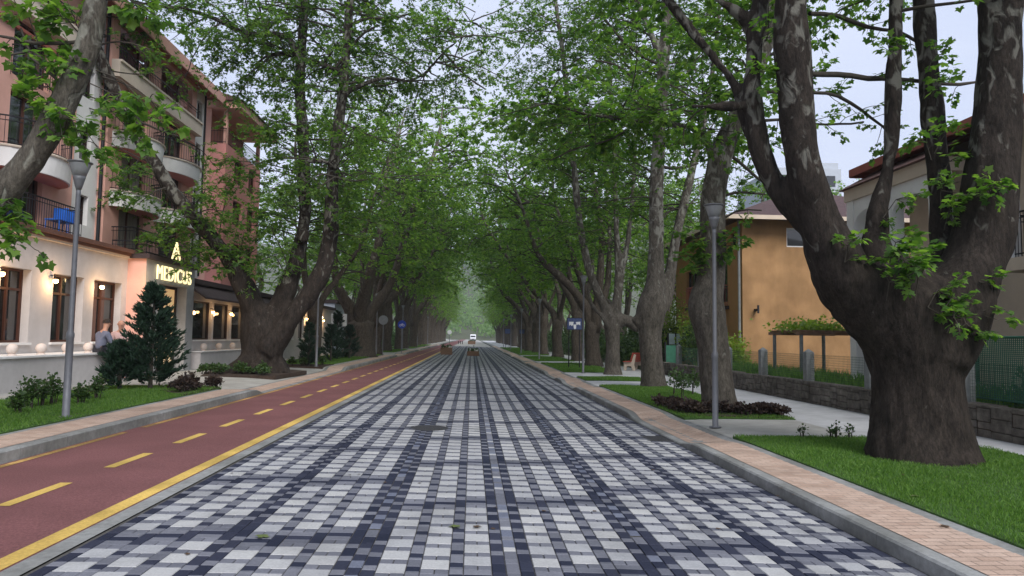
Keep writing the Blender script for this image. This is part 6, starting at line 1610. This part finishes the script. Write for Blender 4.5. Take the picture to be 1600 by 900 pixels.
# manhole, drain, litter leaves
def discs():
    d = RW @ np.array([668 - 800., 450 - 671., -F]); t = (0 - CAMZ) / d[2]; x, y = d[0] * t, d[1] * t
    z = zroad(x)
    r = thing('manhole_cover', 'round dark cast iron manhole cover set in the paving', 'manhole cover', (x, y, z))
    mb = MB(); mb.lathe([(.36, -.02), (.36, .006), (.33, .008), (.32, .004), (.01, .004)], 32, (x, y, z)); mb.build('cover', M['cast_iron'], r)
    mb = MB()
    for i in range(-4, 5):
        L = math.sqrt(max(0, .3 ** 2 - (i * .065) ** 2)); mb.box((x - L, y + i * .065 - .015, z + .0045), (x + L, y + i * .065 + .015, z + .010))
    mb.build('rib_pattern', M['cast_iron'], r)
    g = thing('drain_grate', 'dark rectangular drain grate beside the kerb at the slab crossing', 'drain grate', (3.18, 12.3, zroad(3.2)))
    mb = MB(); z = zroad(3.2)
    mb.box((2.95, 12.0, z - .03), (3.47, 12.03, z + .008)); mb.box((2.95, 12.57, z - .03), (3.47, 12.60, z + .008)); mb.box((2.95, 12.03, z - .03), (2.98, 12.57, z + .008)); mb.box((3.44, 12.03, z - .03), (3.47, 12.57, z + .008))
    mb.build('frame', M['cast_iron'], g); mb = MB()
    for i in range(8): mb.box((2.99, 12.05 + i * .065, z - .03), (3.43, 12.085 + i * .065, z + .007))
    mb.build('bars', M['cast_iron'], g)
    mb = MB(); mb.box((2.98, 12.03, z - .04), (3.44, 12.57, z + .0015)); mb.build('pit', M['dark_metal'], g)
    mat('dry_leaf', (0.075, 0.045, 0.026), .8, .3, 30); mat('fallen_green', (0.10, 0.13, 0.04), .7, .2, 30)
    rr_ = np.random.RandomState(9)
    spots = [(740, 825, 'dry_leaf', 'curled brown leaf on the paving near the lowest white blocks'), (718, 825, 'fallen_green', 'green leaf lying on a grey block of the paving'), (1437, 783, 'fallen_green', 'pale green leaf fallen at the lawn edge'), (1476, 825, 'dry_leaf', 'brown leaf on the pink pavement tiles'),
             (290, 868, 'dry_leaf', 'dark leaf bits low on the paving near the yellow line'), (770, 828, 'dry_leaf', 'small dark leaf beside the curled brown leaf'), (1375, 760, 'dry_leaf', 'brown speck of leaf on the pavement edging'), (850, 800, 'dry_leaf', 'brown leaf scrap on a white block right of the centre'),
             (600, 755, 'dry_leaf', 'dark leaf scrap on the middle of the paving'), (412, 842, 'fallen_green', 'green leaf on a white block near the bike lane'), (1020, 735, 'dry_leaf', 'leaf scrap on the paving towards the kerb'), (545, 742, 'dry_leaf', 'brown leaf scrap left of the middle of the paving')]
    lr = random.Random(21)
    for k in range(16):
        spots.append((lr.uniform(1150, 1560), lr.uniform(700, 800), 'dry_leaf', 'small dry leaf lying in the grass round the massive trunk'))
    for k in range(10):
        spots.append((lr.uniform(250, 1150), lr.uniform(640, 850), 'dry_leaf', 'tiny leaf scrap scattered on the paving blocks'))
    for i, (px, py, mtn, lab) in enumerate(spots):
        zz = 0.0 if px > 1400 or (px, py) == (1375, 760) or 'grass' in lab else None
        d = RW @ np.array([px - 800., 450. - py, -F]); z = zz if zz is not None else 0.0
        for _ in range(3):
            t = (z - CAMZ) / d[2]; x, y = d[0] * t, d[1] * t
            if zz is None: z = zroad(x)
        s_ = .075 if mtn == 'dry_leaf' else .10; s_ = .04 if 'scrap' in lab or 'bits' in lab or 'speck' in lab or 'small' in lab or 'tiny' in lab else s_
        a = rr_.uniform(0, 6.28)
        base = .045 if 'lawn' in lab or 'grass' in lab else .006
        o = leaves_mesh('fallen_leaf', np.array([[x, y, z + base + .03 * s_]]), np.array([[math.cos(a), math.sin(a), .12]]), np.array([[.1, .05, 1.0]]), np.array([s_]), M[mtn], None, T_LOBE)
        tag(o, lab, 'leaf', 'dry leaves in the grass' if 'grass' in lab else ('leaf scraps on the paving' if 'tiny' in lab else 'fallen leaves'))
        TV = np.array([v.co[:] for v in o.data.vertices])
discs()

# blue chairs on the first floor balcony
def blue_chairs():
    for i, (px, lab) in enumerate([(82, 'blue plastic chair behind the railing of the first floor balcony'), (97, 'second blue plastic chair on the balcony, nearer the white strip')]):
        d = RW @ np.array([px - 800., 0, -F]); x = -12.4; y = d[1] * x / d[0]; z = 4.5
        r = thing('plastic_chair', lab, 'chair', (x, y, z), 'blue balcony chairs')
        mb = MB(); mb.box((x - .22, y - .22, z + .40), (x + .22, y + .22, z + .44)); mb.build('seat', M['blue_plastic'], r, bevel=.01)
        mb = MB(); mb.box((x - .22, y + .19, z + .44), (x + .22, y + .23, z + .82)); mb.build('backrest', M['blue_plastic'], r, bevel=.01)
        for a in (-.2, .2):
            for b in (-.2, .2): mb = MB(); mb.tube([(x + a, y + b, z - .0), (x + a * .95, y + b * .95, z + .40)], .018, 6); mb.build('leg', M['blue_plastic'], r)
blue_chairs()

# ------------------------------------------------------------------ the two men at the wall
def skin_mesh(name, joints, edges, radii, mt, parent, sub=2, root=0):
    me = bpy.data.meshes.new(name); off = world_off(parent)
    me.from_pydata([(j[0] - off.x, j[1] - off.y, j[2] - off.z) for j in joints], edges, [])
    o = bpy.data.objects.new(name, me); COL.objects.link(o)
    sk = o.modifiers.new('skin', 'SKIN'); sk.use_smooth_shade = True
    for i, q in enumerate(me.skin_vertices[0].data):
        rr_ = radii[i]; q.radius = rr_ if hasattr(rr_, '__len__') else (rr_, rr_); q.use_root = (i == root)
    sb = o.modifiers.new('sub', 'SUBSURF'); sb.levels = sub; sb.render_levels = sub
    dg = bpy.context.evaluated_depsgraph_get(); m2 = bpy.data.meshes.new_from_object(o.evaluated_get(dg)); m2.name = name
    o.modifiers.clear(); o.data = m2; m2.materials.clear(); m2.materials.append(mt); o.parent = parent
    m2.polygons.foreach_set('use_smooth', np.ones(len(m2.polygons), bool))
    return o
def sitting_man(x, y, z, face, label, shirt, trousers, hair, lean, seat_h):
    """perched on the wall end, feet on the ground; face = direction angle of the gaze in plan"""
    r = thing('person', label, 'person', (x, y, z)); f = np.array([math.cos(face), math.sin(face), 0]); s = np.array([-math.sin(face), math.cos(face), 0]); up = np.array([0, 0, 1.0]); o = np.array([x, y, z])
    P = lambda a, b, c: o + f * a + s * b + up * c
    h = seat_h + .09
    J = [P(0, 0, h), P(.03 + lean * .3, 0, h + .22), P(lean * .8, 0, h + .44), P(lean + .03, 0, h + .56), P(lean + .06, 0, h + .66), P(lean + .085, 0, h + .76), P(lean + .075, 0, h + .84),   # 0-6 pelvis..head top
         P(lean * .8, .19, h + .43), P(lean * .8 + .10, .25, h + .17), P(lean + .27, .16, h + .03), P(lean + .36, .10, h + .02),   # 7-10 arm
         P(lean * .8, -.19, h + .43), P(lean * .8 + .10, -.25, h + .17), P(lean + .27, -.16, h + .03), P(lean + .36, -.10, h + .02),   # 11-14
         P(.05, .10, h - .02), P(.44, .14, h - .04), P(.40, .15, .40), P(.38, .15, .09), P(.54, .16, .045),     # 15-19 leg
         P(.05, -.10, h - .02), P(.44, -.13, h - .08), P(.28, -.14, .42), P(.22, -.14, .09), P(.38, -.15, .045)]  # 20-24
    E = [(0, 1), (1, 2), (2, 3), (3, 4), (4, 5), (5, 6), (2, 7), (7, 8), (8, 9), (9, 10), (2, 11), (11, 12), (12, 13), (13, 14), (0, 15), (15, 16), (16, 17), (17, 18), (18, 19), (0, 20), (20, 21), (21, 22), (22, 23), (23, 24)]
    Rr = [.115, .105, .10, .055, .085, .10, .07, .06, .045, .035, .03, .06, .045, .035, .03, .085, .065, .05, .038, .03, .085, .065, .05, .038, .03]
    skin_mesh('body', J, E, Rr, M['skin'], r)
    # face: nose, ears
    mb = MB(); hd = J[4] * .45 + J[5] * .55
    mb.tube([hd + f * .085 + up * .02, hd + f * .12 - up * .015], [.012, .018], 6)
    for k in (-1, 1): mb.tube([hd + s * k * .09 - up * .02, hd + s * k * .10 + up * .035], [.012, .016], 6)
    mb.build('face', M['skin'], r, True)
    # hands with five fingers resting on the thigh
    for k, w in ((1, 10), (-1, 14)):
        jj = [J[w], J[w] + f * .05 - up * .005]; ee = [(0, 1)]; rr_ = [.03, .034]
        for q in range(4):
            b = len(jj); o2 = s * ((q - 1.5) * .021); jj += [J[w] + f * .085 + o2 + up * .004, J[w] + f * (.12 + .008 * (1.5 - abs(q - 1.5))) + o2 - up * .012, J[w] + f * .13 + o2 - up * .035]; ee += [(1, b), (b, b + 1), (b + 1, b + 2)]; rr_ += [.010, .009, .008]
        b = len(jj); jj += [J[w] + f * .03 - s * k * .04, J[w] + f * .07 - s * k * .055 - up * .01]; ee += [(0, b), (b, b + 1)]; rr_ += [.012, .010]
        skin_mesh('hand', jj, ee, rr_, M['skin'], r, 1)
    Js = [J[i] for i in (0, 1, 2, 3, 7, 8, 9, 11, 12, 13)]; Js[0] = Js[0] - up * .03; Js[3] = J[2] * .45 + J[3] * .55
    skin_mesh('shirt', Js, [(0, 1), (1, 2), (2, 3), (2, 4), (4, 5), (5, 6), (2, 7), (7, 8), (8, 9)], [.15, .147, .152, .085, .082, .064, .05, .082, .064, .05], M[shirt], r)
    Jt = [J[i] for i in (0, 15, 16, 17, 18, 20, 21, 22, 23)]
    skin_mesh('trousers', Jt, [(0, 1), (1, 2), (2, 3), (3, 4), (0, 5), (5, 6), (6, 7), (7, 8)], [.148, .105, .085, .068, .056, .105, .085, .068, .056], M[trousers], r)
    for a, b in ((18, 19), (23, 24)):
        skin_mesh('shoe', [J[a] - up * .035 - f * .03, J[a] * .4 + J[b] * .6, J[b] + f * .05], [(0, 1), (1, 2)], [.052, .05, .036], M['shoe'], r, 1)
    if hair:
        hb = J[5]; mb = MB(); n = 14; rows = 6
        V = []; 
        for i in range(rows + 1):
            th = (PI * .52) * i / rows
            for j in range(n):
                an = 2 * PI * j / n; d = up * math.cos(th) + (f * math.cos(an) + s * math.sin(an)) * math.sin(th)
                ext = .118 if d @ f < .45 else .108
                V.append(hb - up * .0 + d * ext - f * .012)
        mb.add(V, [(i * n + j, i * n + (j + 1) % n, (i + 1) * n + (j + 1) % n, (i + 1) * n + j) for i in range(rows) for j in range(n)]); mb.build('hair', M[hair], r, True)
    return r
_d = RW @ np.array([167 - 800., 0, -F]); _y = _d[1] * -10.3 / _d[0]
sitting_man(-10.42, _y, .22, math.radians(62), 'man in a grey blue shirt and dark trousers perched on the forecourt wall', 'shirt_blue', 'trousers_dark', 'hair_dark', .12, .82)
_d = RW @ np.array([197 - 800., 0, -F]); _y2 = _d[1] * -10.2 / _d[0]
sitting_man(-10.30, _y2, .22, math.radians(-58), 'balding man in a pale pink shirt sitting opposite, half hidden by the conifer', 'shirt_pink', 'trousers_grey', None, .08, .82)

# ------------------------------------------------------------------ hazy evening air
def haze():
    mb = MB(); mb.box((-520, -45, -1.5), (520, 1330, 110))
    mt = bpy.data.materials.new('haze'); mt.use_nodes = True; t = mt.node_tree
    for n in list(t.nodes): t.nodes.remove(n)
    o = t.nodes.new('ShaderNodeOutputMaterial'); v = t.nodes.new('ShaderNodeVolumePrincipled')
    v.inputs['Color'].default_value = (0.86, 0.90, 0.95, 1); v.inputs['Density'].default_value = 0.00045; v.inputs['Anisotropy'].default_value = 0.2
    t.links.new(v.outputs[0], o.inputs['Volume'])
    tag(mb.build('haze', mt), 'thin pale evening haze filling the avenue', 'haze', kind='stuff')
haze()
